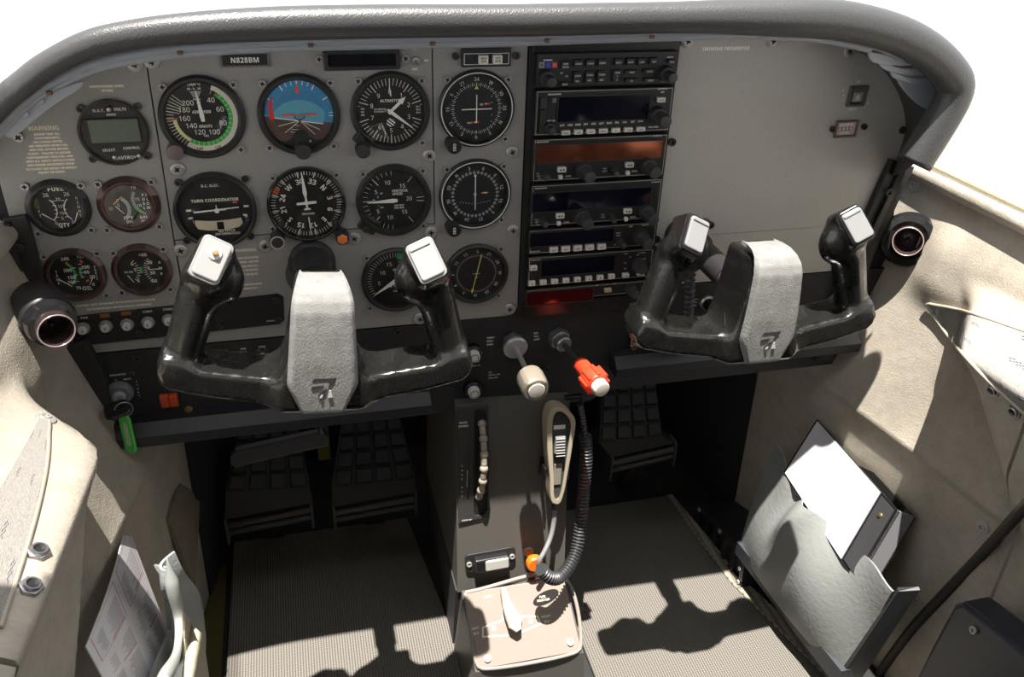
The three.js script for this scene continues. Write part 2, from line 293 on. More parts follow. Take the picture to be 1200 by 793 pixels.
const arch = new THREE.CatmullRomCurve3([[-30, 190], [6, 148], [60, 99], [130, 69], [220, 52], [320, 44], [450, 40], [600, 37], [760, 32], [880, 31], [960, 40], [1010, 60], [1040, 85], [1054, 108], [1063, 150], [1052, 190]].map(([a, b]) => pz(a, b, 0)), false, 'centripetal').getPoints(160).map((p) => [p.x, p.y]);
const archY = (x) => { for (let i = 1; i < arch.length; i++) if (arch[i][0] >= x) { const [a, b] = [arch[i - 1], arch[i]]; return b[1] + (a[1] - b[1]) * (b[0] - x) / Math.max(1e-6, b[0] - a[0]); } return arch.at(-1)[1]; };
const topEdge = (x1, x0) => { const o = []; for (let i = 0; i <= 30; i++) { const x = x1 + (x0 - x1) * i / 30; o.push([x, archY(x)]); } return o; };   // from x1 back to x0 along the arch
const sA = pz(172, 75).x, sA2 = pz(205, 287).x, sy = pz(357, 272).y, sC = pz(508, 160).x, px1 = pz(606, 366).x, sLow = pz(357, 300).x;
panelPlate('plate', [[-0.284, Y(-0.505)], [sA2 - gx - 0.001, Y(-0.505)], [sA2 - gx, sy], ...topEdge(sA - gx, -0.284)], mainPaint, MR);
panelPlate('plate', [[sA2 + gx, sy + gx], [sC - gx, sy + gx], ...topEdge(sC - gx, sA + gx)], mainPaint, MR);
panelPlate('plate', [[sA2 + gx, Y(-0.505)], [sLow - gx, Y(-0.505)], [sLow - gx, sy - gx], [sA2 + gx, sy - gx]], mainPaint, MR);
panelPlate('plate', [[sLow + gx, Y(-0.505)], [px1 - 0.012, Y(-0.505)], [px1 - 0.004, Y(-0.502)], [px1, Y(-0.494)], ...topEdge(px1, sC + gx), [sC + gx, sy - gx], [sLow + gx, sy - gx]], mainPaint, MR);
part('backing', slab(shapeOf([[-0.28, Y(-0.51)], [0.78, Y(-0.51)], ...arch.slice(0, -8).reverse().map(([x, y]) => [x, y - 0.003])]), 0.004, -0.0105), M.blackMatte, panel);
// right half of the panel
const RX0 = 0.41, RY0 = Y(-0.49), RW = 0.4, RH = 0.345;
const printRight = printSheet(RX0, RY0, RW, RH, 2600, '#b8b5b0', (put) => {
  put(851, 57, 'SMOKING PROHIBITED', 3.5, { col: '#fffaf0' });
  put(1006, 96, 'ON', 2.6, { col: '#f4ecdc' }); put(999, 128, 'RESET', 2.6, { col: '#f4ecdc' });
  'AUTO'.split('').forEach((s, i) => put(1017, 103 + i * 6, s, 2.5, { col: '#f4ecdc' })); 'SET'.split('').forEach((s, i) => put(988.5, 106 + i * 6, s, 2.5, { col: '#f4ecdc' }));
});
const rightPaint = new THREE.MeshStandardMaterial({ map: printRight, roughness: 0.6, bumpMap: rep(NZ_FINE, 16, 14), bumpScale: 0.0002 });
const rx0 = 0.4162, rSplit = pz(900, 270).y;
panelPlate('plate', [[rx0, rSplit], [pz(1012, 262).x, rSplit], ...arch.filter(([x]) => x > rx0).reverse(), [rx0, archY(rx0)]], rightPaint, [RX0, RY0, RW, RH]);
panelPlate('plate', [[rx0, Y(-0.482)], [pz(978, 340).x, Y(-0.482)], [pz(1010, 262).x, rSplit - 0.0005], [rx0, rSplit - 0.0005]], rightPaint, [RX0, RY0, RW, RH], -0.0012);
// black angle brackets at both ends of the panel
function bracket(poly, z, th, mat = M.vinylBlack) { return part('end_bracket', slab(shapeOf(poly.map(([a, b]) => { const p = pz(a, b, z + th); return [p.x, p.y]; })), th, z, 0.0012), mat, panel, 'black end bracket'); }
bracket([[1046, 188], [1072, 196], [1024, 300], [992, 400], [966, 398], [1000, 290]], 0.001, 0.010);
bracket([[1060, 190], [1066, 192], [1018, 296], [984, 400], [978, 398], [1010, 295]], 0.011, 0.006, M.bezelGloss);
bracket([[4, 256], [29, 252], [34, 262], [52, 325], [30, 345], [4, 330]], 0.001, 0.005);
bracket([[4, 262], [11, 262], [28, 330], [18, 336], [4, 300]], 0.006, 0.004, M.blackMatte);
// big panel screws with washers
for (const [x, y] of [[208, 198], [212, 293], [311, 288], [415, 279], [503, 182], [505, 272], [600, 178], [601, 270], [597, 362], [492, 373], [346, 300], [381, 298], [158, 75], [178, 72], [905, 48], [995, 60], [805, 48]]) {
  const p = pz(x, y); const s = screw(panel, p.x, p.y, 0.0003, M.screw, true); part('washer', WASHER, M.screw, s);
}
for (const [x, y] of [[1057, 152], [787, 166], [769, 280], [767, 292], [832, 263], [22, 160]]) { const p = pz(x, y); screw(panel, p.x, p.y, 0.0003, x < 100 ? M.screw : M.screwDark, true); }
for (const [x, y, z] of [[23, 289, 0.0065], [1041, 225, 0.018]]) { const p = pz(x, y, z); screw(panel, p.x, p.y, z, M.screwDark, true); }
{ // round blanking cover half hidden by the yoke hub
  const p = pz(365, 321); part('blanking_cover', T(turn([[0, 0], [0.0285, 0], [0.0285, 0.001], [0.0275, 0.0022], [0, 0.0022]], 48), p.x, p.y, 0), std(0.085, 0.083, 0.08, 0.6, { bumpMap: rep(NZ_FINE, 6), bumpScale: 0.0002 }), panel, 'dark round blanking cover');
}

// ---------------------------------------------------------------- glareshield with its padded roll
const rollPx = [[-60, 195], [-20, 142], [6, 115], [27, 98], [53, 78], [107, 51], [160, 40], [214, 34], [320, 28], [450, 25], [600, 24], [760, 21], [880, 20], [985, 24], [1050, 40], [1086, 59], [1108, 79], [1120, 99], [1117, 114], [1108, 132], [1090, 162], [1071, 192]];
const edgePx = [[-70, 230], [-40, 180], [2, 142], [30, 118], [60, 98], [107, 75], [160, 60], [214, 52], [320, 44], [450, 40], [600, 37], [760, 32], [880, 31], [960, 40], [1010, 60], [1040, 85], [1054, 108], [1061, 130], [1063, 150], [1059, 168], [1052, 188], [1044, 206]];
const ZL = 0.117;
const rollPts = rollPx.map(([a, b]) => pz(a, b, ZL));
const glare = thing('glareshield', 'black padded glareshield roll arching over the whole instrument panel', 'glareshield');
const gVinyl = std(0.052, 0.052, 0.054, 0.36, { bumpMap: rep(NZ_LEATHER, 18), bumpScale: 0.0003 });
part('padded_roll', sweep(rollPts, (u) => 0.0105 + 0.0035 * sst(0.1, 0.3, u) + 0.005 * sst(0.58, 0.75, u), 200, 22), gVinyl, glare);
{
  const c1 = new THREE.CatmullRomCurve3(rollPts, false, 'centripetal'), c0 = new THREE.CatmullRomCurve3(edgePx.map(([a, b]) => pz(a, b, 0)), false, 'centripetal');
  part('lip_underside', sheet((u, v) => { const a = c1.getPoint(u), b = c0.getPoint(u); const p = a.clone().lerp(b, v); p.y -= 0.004 * Math.sin(v * Math.PI); return p; }, 100, 8, 0.002, [1.2, 0.15]), gVinyl, glare);
  part('deck', sheet((u, v) => { const a = c1.getPoint(1 - u), e = c0.getPoint(1 - u); a.y += 0.005; e.y += 0.006; e.x += (e.x > XC ? 1 : -1) * 0.003; return v < 0.3 ? a.lerp(e, v / 0.3) : e.lerp(V(XC + (e.x - XC) * 0.96, e.y - 0.075, -0.42), (v - 0.3) / 0.7); }, 90, 20, 0.003, [1.2, 0.5]), gVinyl, glare);
}
// frosted panel-light strip under the lip
const strip = thing('panel_light_strip', 'frosted plastic light strip running under the glareshield lip, with finned ends', 'light strip');
const sPx = [[-20, 172], [8, 143], [27, 124], [53, 104.5], [107, 79], [160, 67], [214, 60], [320, 53], [450, 50], [600, 46.5], [760, 41.5], [880, 39], [960, 43], [1020, 55], [1058, 70]];
const zS = 0.1;
part('rail', sweep(sPx.map(([a, b]) => pz(a, b - 3, zS)), 0.0042, 140, 10, false, [1, 1]), M.frost, strip);
part('rail', sweep(sPx.slice(0, -1).map(([a, b]) => pz(a, b + 3, zS - 0.003)), 0.0038, 140, 10, false, [1, 1]), M.frost, strip);
for (const [x, y] of [[58, 109], [211, 62], [364, 53], [507, 51], [641, 47.5], [764, 43], [879, 39], [986, 40], [1074, 66]]) { const p = pz(x, y, zS + 0.004); part('clip', T(rbox(0.005, 0.0035, 0.003, 0.001), p.x, p.y, p.z), std(0.12, 0.06, 0.04, 0.5), strip, 'small brown clip'); }
const leaf = (pts, z, th = 0.003, name = 'end_fin') => { const c = new THREE.CatmullRomCurve3(pts.map(([a, b]) => pz(a, b, z)), true, 'centripetal').getPoints(48); return part(name, slab(shapeOf(c.map((p) => [p.x, p.y])), th, z - th, 0.0008), M.frost, strip); };
leaf([[1052, 92], [1078, 80], [1098, 92], [1110, 112], [1110, 124], [1094, 130], [1076, 122], [1058, 104]], 0.085, 0.003, 'end_lens');
part('lens_backing', slab(circle(1).clone ? shapeOf(new THREE.CatmullRomCurve3([[1072, 96], [1084, 92], [1097, 102], [1096, 112], [1086, 112], [1074, 104]].map(([a, b]) => pz(a, b, 0.08)), true).getPoints(24).map((p) => [p.x, p.y])) : null, 0.002, 0.078), std(0.5, 0.48, 0.4, 0.6), strip);
leaf([[1018, 62], [1050, 66], [1078, 68], [1080, 73], [1066, 77], [1022, 72]], 0.097);
leaf([[1030, 74], [1060, 80], [1088, 79], [1092, 82], [1080, 88], [1050, 86], [1034, 80]], 0.094);
leaf([[1044, 84], [1066, 91], [1094, 92], [1100, 95], [1090, 101], [1064, 97], [1046, 90]], 0.091);
leaf([[4, 157], [22, 136], [48, 116], [80, 100], [98, 96], [96, 102], [60, 126], [24, 155], [12, 162]], 0.088, 0.003, 'end_lens');
leaf([[26, 122], [46, 110], [52, 120], [44, 124]], 0.094); leaf([[6, 140], [26, 126], [34, 136], [26, 140]], 0.094);
// ---------------------------------------------------------------- flight and engine instruments
const RAD = Math.PI / 180;
function dialTex(n, draw, bg = '#141414') {
  return canvas(n, n, (c) => {
    c.fillStyle = bg; c.fillRect(0, 0, n, n); c.translate(n / 2, n / 2); c.scale(n / 200, n / 200);
    const k = {
      c,
      tick(a, r0, r1, w = 1.5, col = '#e8e6dc') { c.save(); c.rotate(a * RAD); c.fillStyle = col; c.fillRect(-w / 2, -r1, w, r1 - r0); c.restore(); },
      ticks(a0, a1, m, r0, r1, w, col) { for (let i = 0; i <= m; i++) k.tick(a0 + (a1 - a0) * i / m, r0, r1, w, col); },
      txt(s, x, y, h, o = {}) { c.save(); c.translate(x, y); c.rotate((o.rot ?? 0) * RAD); c.scale(o.sx ?? 1, 1); c.fillStyle = o.col ?? '#eeece2'; c.font = (o.w ?? 'bold ') + h * 1.38 + 'px sans-serif'; c.textAlign = 'center'; c.textBaseline = 'middle'; c.fillText(s, 0, 0); c.restore(); },
      around(list, r, h, a0, o = {}) { list.forEach((s, i) => { const a = a0 + i * 360 / list.length; k.txt(s, Math.sin(a * RAD) * r, -Math.cos(a * RAD) * r, h, { rot: a, ...o }); }); },
      arc(r0, r1, a0, a1, col) { c.strokeStyle = col; c.lineWidth = r1 - r0; c.beginPath(); c.arc(0, 0, (r0 + r1) / 2, (a0 - 90) * RAD, (a1 - 90) * RAD); c.stroke(); },
      arcAt(x, y, r, w, a0, a1, col) { c.strokeStyle = col; c.lineWidth = w; c.beginPath(); c.arc(x, y, r, a0 * RAD, a1 * RAD); c.stroke(); },
      line(x0, y0, x1, y1, w, col = '#e8e6dc') { c.strokeStyle = col; c.lineWidth = w; c.beginPath(); c.moveTo(x0, y0); c.lineTo(x1, y1); c.stroke(); },
      rect(x, y, w, h, col) { c.fillStyle = col; c.fillRect(x, y, w, h); },
      poly(p, col) { c.fillStyle = col; c.beginPath(); p.forEach(([x, y], i) => i ? c.lineTo(x, y) : c.moveTo(x, y)); c.closePath(); c.fill(); },
    };
    draw(k);
  });
}
const needleGeo = (pts, th = 0.0006) => slab(shapeOf(pts.map(([x, y]) => [x / 1000, y / 1000])), th, 0);
function instrument(name, label, px, py, o) {
  const p = pz(px, py), R = o.R ?? 0.0415, r = o.r ?? R * 0.855, d = o.d ?? 0.006;
  const t = thing(name, label, o.cat ?? 'gauge', V(p.x, p.y, 0.0002));
  const prof = o.flange ? [[r - 0.0015, 0.001], [r, d - 0.001], [r + 0.001, d], [r + 0.0025, d], [R, 0.0022], [R, 0], [r - 0.0015, 0], [r - 0.0015, 0.001]] : [[r - 0.0015, 0.001], [r, d - 0.0012], [r + 0.0012, d], [R - 0.0022, d], [R, d - 0.002], [R, 0], [r - 0.0015, 0], [r - 0.0015, 0.001]];
  part('bezel', toCreasedNormals(turn(prof, 72), 0.5), o.bezel ?? M.bezel, t);
  if (o.rim) part('rim', T(new THREE.TorusGeometry(R - 0.0028, 0.0006, 8, 80), 0, 0, d), o.rim, t, 'thin bright ring');
  const tex = dialTex(o.n ?? 512, o.draw, o.bg);
  part('dial', T(new THREE.CircleGeometry(r, 64), 0, 0, 0.0014), new THREE.MeshStandardMaterial({ map: tex, roughness: 0.6 }), t);
  for (const [geo, a, mat, z, x, y, nm] of o.needles ?? []) { const m = part(nm ?? 'needle', geo, mat ?? M.needle, t); m.rotation.z = -a * RAD; m.position.set((x ?? 0) / 1000, (y ?? 0) / 1000, z ?? 0.0024); }
  part('glass', T(new THREE.CircleGeometry(r + 0.0004, 48), 0, 0, d - 0.001), M.glass, t);
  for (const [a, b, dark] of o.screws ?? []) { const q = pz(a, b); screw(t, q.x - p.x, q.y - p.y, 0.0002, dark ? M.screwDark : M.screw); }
  o.extra?.(t, (a, b, z = 0) => { const q = pz(a, b, z); return [q.x - p.x, q.y - p.y]; });
  return t;
}
const longNeedle = needleGeo([[-1.6, -4], [1.6, -4], [2.2, 2], [0.4, 27], [-0.4, 27], [-2.2, 2]]);
const vRound = (r, l, z0 = 0) => cylz(r, r * 0.94, z0, z0 + l);

instrument('airspeed_indicator', 'black airspeed indicator dial with green, white and yellow arcs', 237.4, 136.9, {
  screws: [[190.5, 101.5], [273.5, 98.5], [282.5, 174.5]],
  draw(k) {
    k.arc(82, 95, 22, 122, '#d8d4c6'); k.arc(70, 82, 36, 212, '#3fae4c'); k.arc(82, 98, 122, 214, '#d8d4c6'); k.arc(70, 80, 212, 266, '#d9d296'); k.tick(268.5, 66, 99, 3, '#e0622c');
    k.ticks(24, 118, 10, 95, 100, 1.2); k.ticks(24, 205, 18, 70, 84, 1.0, '#e8e6dc'); k.ticks(218, 300, 14, 76, 98, 1.5); k.ticks(282, 312, 5, 60, 98, 1.6);
    k.txt('140', -20, 90, 8, { col: '#1a1a1a' }); k.txt('120', 30, 88, 8, { col: '#1a1a1a', rot: -14 });
    for (const [s, x, y] of [['200', -33, -41], ['180', -46, -22], ['160', -48, 2], ['140', -33, 23], ['120', -13, 42], ['100', 26, 43], ['80', 53, 18], ['60', 50, -21], ['40', 29, -47]]) k.txt(s, x, y, 14, { w: '' });
    k.txt('AIRSPEED', 0, -15, 8); k.txt('KNOTS', 5, 26, 8); k.txt('TAS', 3, 53, 6); k.txt('TEMP °C', -10, -91, 6.5); k.txt('30 - 0 - 30', -12, -80, 6); k.txt('PRESS', -8, -50, 5); k.txt('ALT', -4, -42, 5);
    k.c.fillStyle = '#c9c6ba'; for (let i = 0; i < 6; i++) k.rect(-24 + i * 1.5, -73 + i * 3, 30 - i * 3, 1.8, '#c9c6ba');
  },
  needles: [[longNeedle, -6]],
  extra(t, q) { const [x, y] = q(206, 175); part('knob', T(vRound(0.0085, 0.012), x, y, 0), std(0.2, 0.16, 0.16, 0.35, { metalness: 0.5 }), t, 'brownish round knob'); },
});
instrument('attitude_indicator', 'attitude indicator with blue sky and brown ground halves', 350.6, 133.6, {
  screws: [[307.5, 97.5], [387, 96.5], [316, 172.5], [391, 170.5]],
  draw(k) {
    k.rect(-100, -100, 200, 200, '#3f88b8'); k.poly([[-100, 2], [100, 28], [100, 100], [-100, 100]], '#58443a');
    k.c.save(); k.c.beginPath(); k.c.arc(0, 0, 72, 0, 7); k.c.clip(); k.rect(-100, -100, 200, 200, '#3c82ae'); k.c.beginPath(); k.c.fillStyle = '#5ea6bf'; k.c.arc(0, 50, 92, 0, 7); k.c.fill(); k.poly([[-80, 6], [80, 32], [80, 90], [-80, 90]], '#4c3b33');
    k.line(-80, 6, 80, 32, 3); for (const [a, b] of [[-62, 32], [-45, 52], [40, 60], [66, 52]]) k.line(0, 18, a, b, 1.8); k.line(-18, 30, 0, 33, 1.4); k.line(-26, 42, -6, 44, 1.4); k.line(-30, 50, -12, 52, 1.4); k.c.restore();
    for (const a of [-60, -30, -20, -10, 0, 10, 20, 30, 60, 88]) k.tick(a, a % 30 ? 84 : 80, 97, a % 30 ? 2 : 3.2);
    k.poly([[-70, -58], [-84, -30], [-84, 12], [-70, 14], [-72, -18]], '#d8342a'); k.tick(-90, 92, 99, 3); k.tick(94, 84, 99, 3);
    k.poly([[-8, 0].map((v, i) => i ? -62 : -6), [6, -62], [1, -88], [-1, -88]], '#e8552c');
    k.c.beginPath(); k.c.fillStyle = '#1d1c1c'; k.c.arc(0, 122, 60, 0, 7); k.c.fill(); k.rect(-100, 76, 200, 40, '#1d1c1c'); k.txt('VACUUM', 6, 79, 7.5); k.c.beginPath(); k.c.fillStyle = '#3a2a24'; k.c.arc(-80, 50, 5, 0, 7); k.c.fill();
    k.arcAt(-72, -44, 6, 2, 0, 360, '#2f6fa0');
  },
  needles: [[needleGeo([[-17, 0.9], [-5, 0.9], [-5, -0.8], [-17, -0.8]]), 0, std(0.85, 0.1, 0.03, 0.5), 0.003, 0, 0, 'wing_bar'], [needleGeo([[5, 0.9], [17, 0.9], [17, -0.8], [5, -0.8]]), 0, std(0.85, 0.1, 0.03, 0.5), 0.003, 0, 0, 'wing_bar'],
    [slab(circle(0.0016), 0.0008), 0, std(0.85, 0.1, 0.03, 0.5), 0.003, 0, 0, 'centre_dot'], [T(new THREE.TorusGeometry(0.0052, 0.0006, 6, 20, Math.PI), 0, 0, 0, 0, 0, Math.PI), 0, std(0.1, 0.06, 0.05), 0.003, 0, 0, 'yoke_arc'], [needleGeo([[-1, -4], [1, -4], [1.4, -12], [-1.4, -12]]), 0, std(0.1, 0.06, 0.05), 0.003, 0, 0, 'post']],
  extra(t, q) { const [x, y] = q(355, 175, 0.006); part('knob', T(vRound(0.0085, 0.012, 0.004), x, y, 0), M.knob, t); part('mask', T(slab(shapeOf([[-0.009, -0.033], [0.009, -0.033], [0.006, -0.018], [0.004, -0.0155], [-0.004, -0.0155], [-0.006, -0.018]]), 0.001, 0.0026), 0, -0.001, 0), M.blackMatte, t); },
});
instrument('altimeter', 'altimeter dial with two white pointers and numerals nought to nine', 457.4, 129.9, {
  screws: [[419.5, 94.5], [494, 94], [494.5, 166.5]],
  draw(k) {
    k.ticks(0, 360, 50, 76, 96, 1.7); k.ticks(0, 360, 10, 68, 96, 2.6);
    for (let i = 0; i < 10; i++) k.txt(String(i), Math.sin(i * 36 * RAD) * 57, -Math.cos(i * 36 * RAD) * 57, 13, { w: '' });
    k.txt('ALTIMETER', 0, -31, 8); k.txt('CALIBRATED', -30, -7, 4.5); k.txt('TO 20,000 FT', -30, 0, 4.5); k.rect(66, -17, 32, 36, '#141414'); k.rect(-98, -17, 32, 36, '#141414');
    for (const [i, s] of ['', '30.1', '30.0', '29.9'].entries()) if (s) k.txt(s, 82, -14 + i * 9 - 6, 5); for (const [i, s] of ['102', '101', '100'].entries()) k.txt(s, -82, -9 + i * 9, 5);
    k.c.save(); k.c.beginPath(); k.c.arc(0, 33, 13, 0, 7); k.c.clip(); k.rect(-14, 20, 28, 28, '#111'); k.c.translate(0, 33); k.c.rotate(40 * RAD); for (let i = -3; i < 4; i++) k.rect(-20, i * 8, 40, 4, '#eee'); k.c.restore(); k.line(-1, -70, 3, -44, 4);
  },
  needles: [[needleGeo([[-1.5, -3], [1.5, -3], [1.6, 14], [3.4, 14], [0, 22], [-3.4, 14], [-1.6, 14]]), 47], [needleGeo([[-1.2, -4], [1.2, -4], [1.9, 2], [0.5, 28], [-0.5, 28], [-1.9, 2]]), 128, null, 0.0034], [slab(circle(0.0026), 0.0012), 0, M.needle, 0.003, 0, 0, 'hub_cap']],
  extra(t, q) { let [x, y] = q(421, 168); part('knob_housing', T(rbox(0.02, 0.015, 0.006, 0.003), x + 0.004, y + 0.005, 0.003, 0, 0, -0.75), M.bezel, t); [x, y] = q(424, 172); part('knob', T(vRound(0.008, 0.012), x, y, 0.005), M.knob, t); },
});
const ring12 = (s) => ['N', '3', '6', 'E', '12', '15', 'S', '21', '24', 'W', '30', '33'];
function cdiCard(k, a0, h = 10, r = 84) { k.around(ring12(), r, h, a0, { w: '' }); k.ticks(0, 355, 71, 66, 72, 1.2); for (let i = 0; i < 36; i++) k.tick(i * 10 + a0 % 10, 64, 75, 1.5); }
const cdiBar = (l, w) => needleGeo([[-w, -l], [w, -l], [w, l], [-w, l]]);
function obs(t, q, px, py, txt) {
  const [x, y] = q(px, py, 0.004); const g = part('obs_knob', T(vRound(0.0085, 0.016), x, y, 0.001), M.knob, t);
  part('knob_face', T(new THREE.CircleGeometry(0.007, 24), x, y, 0.0172), new THREE.MeshStandardMaterial({ map: dialTex(128, (k) => { k.arc(84, 98, 0, 360, '#8d8a84'); k.txt(txt, 0, 4, 46, { rot: txt === 'OBS' ? 90 : 80 }); }, '#141416'), roughness: 0.6 }), g);
}
instrument('course_deviation_indicator', 'navigation indicator with crossed white bars and red flags', 557.9, 126.9, {
  bg: '#13161a', rim: M.white, screws: [[524, 93], [595, 92.5], [591.5, 162]], R: 0.0415, r: 0.0372,
  draw(k) {
    cdiCard(k, 120); k.c.fillStyle = '#15191d'; k.c.beginPath(); k.c.arc(0, 0, 62, 0, 7); k.c.fill(); k.poly([[-6, -56], [6, -56], [0, -68]], '#d9e04a'); k.poly([[-3, 66], [3, 66], [0, 74]], '#d9e04a');
    for (const x of [-40, -30, -20, -10, 10, 20, 30, 40]) k.rect(x - 1, 2, 2, 2, '#ccc'); for (const y of [-30, -15, 15, 30]) { k.rect(-1, y, 2, 2, '#ccc'); k.rect(46 - Math.abs(y) * 0.1, y * 1.2, 3, 3, '#bbb'); }
    k.rect(22, -16, 18, 5, '#d2452f'); k.txt('GS', 15, -12, 6); k.rect(-12, 36, 20, 6, '#d2452f'); k.rect(-4, 37, 4, 4, '#eee'); k.txt('NAV', -20, 41, 5); k.rect(28, -15, 3, 4, '#eee');
    k.rect(-40, 94, 80, 6, '#0c0c0c');
  },
  needles: [[cdiBar(15, 0.5), 0], [cdiBar(16.5, 0.5), 90, null, 0.003]],
  extra(t, q) { obs(t, q, 530, 168, 'OBS'); },
});
instrument('turn_coordinator', 'turn coordinator with tiny aircraft bar and cream inclinometer tube', 252.7, 245.5, {
  screws: [[209, 213, 1], [287.5, 209, 1], [219, 281, 1], [294, 276, 1]], r: 0.0378, d: 0.008, R: 0.0418,
  draw(k) {
    k.arc(70, 71, 0, 360, '#222'); k.txt('D.C. ELEC.', -5, -72, 7.5); k.txt('TURN COORDINATOR', 2, -30, 9); k.txt('2 MIN.', 14, 46, 8.5); k.txt('NO PITCH', 22, 63, 7); k.txt('INFORMATION', 24, 72, 7); k.txt('L', -62, 30, 10, { w: '' }); k.txt('R', 80, 24, 10, { w: '' });
    k.rect(-78, -6, 14, 6, '#e6e1cc'); k.rect(76, -10, 14, 6, '#e6e1cc'); k.c.save(); k.c.rotate(-12 * RAD); k.rect(-78, 2, 12, 6, '#e6e1cc'); k.c.restore(); k.c.save(); k.c.rotate(12 * RAD); k.rect(74, 0, 12, 6, '#e6e1cc'); k.c.restore();
    k.rect(48, -24, 12, 7, '#cf4433'); k.rect(76, 34, 11, 2.5, '#3f6fd0'); k.rect(-20, -1, 48, 3.5, '#d8d4c2');
  },
  needles: [[needleGeo([[-23, 0.8], [23, 0.5], [23, -0.5], [-23, -0.8], [-3, -1.2]]), -4, null, 0.003, 1, 1, 'aircraft_bar'], [needleGeo([[-0.4, 0], [0.4, 0], [0.4, 6], [-0.4, 6]]), -2, null, 0.003, 1.5, 0, 'aircraft_fin'], [slab(circle(0.0026), 0.001), 0, M.needle, 0.003, 1.4, 0, 'aircraft_body']],
  extra(t) {
    part('inclinometer_tube', T(slab(shapeOf([[-0.022, 0.006], [-0.01, 0.0045], [0.0, 0.004], [0.012, 0.0045], [0.025, 0.006], [0.026, 0], [0.022, -0.004], [0.011, -0.0062], [0, -0.0066], [-0.01, -0.0062], [-0.02, -0.004], [-0.0225, 0.001]]), 0.002, 0, 0.0006), 0, -0.0155, 0.002), std(0.6, 0.54, 0.4, 0.35), t, 'cream curved tube');
    part('ball', T(rbox(0.0072, 0.009, 0.0022, 0.001), 0.003, -0.0166, 0.0035), M.bezelGloss, t, 'black ball');
  },
});
instrument('heading_indicator', 'directional gyro compass dial with white aircraft outline and orange bug', 359.3, 238, {
  r: 0.0385, bezel: M.bezelGloss, d: 0.009, screws: [[319.5, 208], [394, 204.5], [319.5, 267.5]],
  draw(k) {
    k.around(ring12(), 66, 15, 48, {}); k.ticks(0, 355, 71, 84, 96, 1.5); for (let i = 0; i < 12; i++) k.tick(i * 30 + 18, 78, 96, 3); for (const a of [0, 45, 90, 135, 225, 270]) k.tick(a, 84, 98, 3);
    k.c.save(); k.c.rotate(-62 * RAD); k.rect(-8, -97, 7, 16, '#e0622c'); k.rect(1, -97, 7, 16, '#e0622c'); k.c.restore(); k.txt('VACUUM', 2, 30, 6);
    k.c.fillStyle = '#262626'; k.c.beginPath(); k.c.arc(-36, -22, 7, 0, 7); k.c.arc(38, -18, 7, 0, 7); k.c.fill();
  },
  needles: [[needleGeo([[-1, 8], [1, 8], [2.2, 13], [0.4, 36], [-0.4, 36], [-2.2, 13]]), -4, null, 0.003, 0, 0, 'lubber_pointer'], [needleGeo([[-0.3, -36], [0.3, -36], [0.9, -16], [0, -14], [-0.6, -16]]), -3, null, 0.003, 0, 0, 'tail_pointer'], [needleGeo([[-1, 8], [1, 8], [1.2, 3], [10.5, 2.6], [10.5, 0.2], [1.2, -0.2], [0.9, -4], [3.4, -5], [3.4, -6.4], [-3.4, -6.4], [-3.4, -5], [-0.9, -4], [-1.2, -0.2], [-10.5, 0.2], [-10.5, 2.6], [-1.2, 3]]), -3, null, 0.003, 0, 0, 'aircraft_outline']],
  extra(t, q) {
    let [x, y] = q(325, 276); part('knob_arm', T(rbox(0.008, 0.02, 0.006, 0.002), x + 0.003, y + 0.008, 0.004, 0, 0, -0.4), M.bezel, t); const k1 = part('knob', T(vRound(0.0078, 0.018), x, y, 0.002), M.knob, t); part('knob_rim', T(new THREE.TorusGeometry(0.0068, 0.0009, 8, 28), x, y, 0.0196), M.screw, k1);
    [x, y] = q(400, 273); part('knob_arm', T(rbox(0.008, 0.02, 0.006, 0.002), x - 0.003, y + 0.008, 0.004, 0, 0, 0.4), M.bezel, t); const k2 = part('knob', T(vRound(0.0075, 0.016), x, y, 0.002), M.knob, t); part('knob_cap', T(cylz(0.0062, 0.0055, 0, 0.002, 6), x, y, 0.018), std(0.75, 0.22, 0.06, 0.4), k2, 'faceted orange knob cap');
  },
});
instrument('vertical_speed_indicator', 'vertical speed indicator with a single white pointer lying level', 461.3, 234, {
  screws: [[425, 203.5], [495, 199.5], [496, 264]],
  draw(k) {
    for (let i = 0; i < 19; i++) { const a = 270 + (i - 9) * 9.6; k.tick(a, i % 5 === 4 || i === 9 ? 68 : 82, 97, i % 5 === 4 ? 2.4 : 1.4); } for (const a of [38, 86, 94, 142]) k.tick(a, 72, 97, 2);
    for (const [s, x, y] of [['0', -62, 0], ['5', -54, -30], ['10', -18, -58], ['15', 28, -46], ['20', 48, -3], ['15', 32, 40], ['10', -14, 56], ['5', -50, 34]]) k.txt(s, x, y, 13, { w: '' });
    k.txt('VERTICAL', 20, -30, 8); k.txt('SPEED', 12, -20, 8); k.txt('100 FEET', 16, 18, 5.5); k.txt('PER MIN', 16, 26, 5.5); k.txt('UP', -38, -24, 5); k.txt('DN', -38, 22, 5); k.poly([[-52, -10], [-46, -10], [-48, -22]], '#6fa0d8'); k.poly([[-50, 12], [-47, 12], [-48, 22]], '#b06a44');
  },
  needles: [[needleGeo([[-1.6, -4], [1.6, -4], [2.4, 1], [0.4, 29], [-0.4, 29], [-2.4, 1]]), -92]],
  extra(t, q) { const [x, y] = q(428, 266); part('adjuster_lug', T(rbox(0.022, 0.018, 0.005, 0.004), x + 0.004, y + 0.004, 0.0025, 0, 0, -0.6), M.bezel, t); screw(t, x, y, 0.005, M.screwDark); },
});
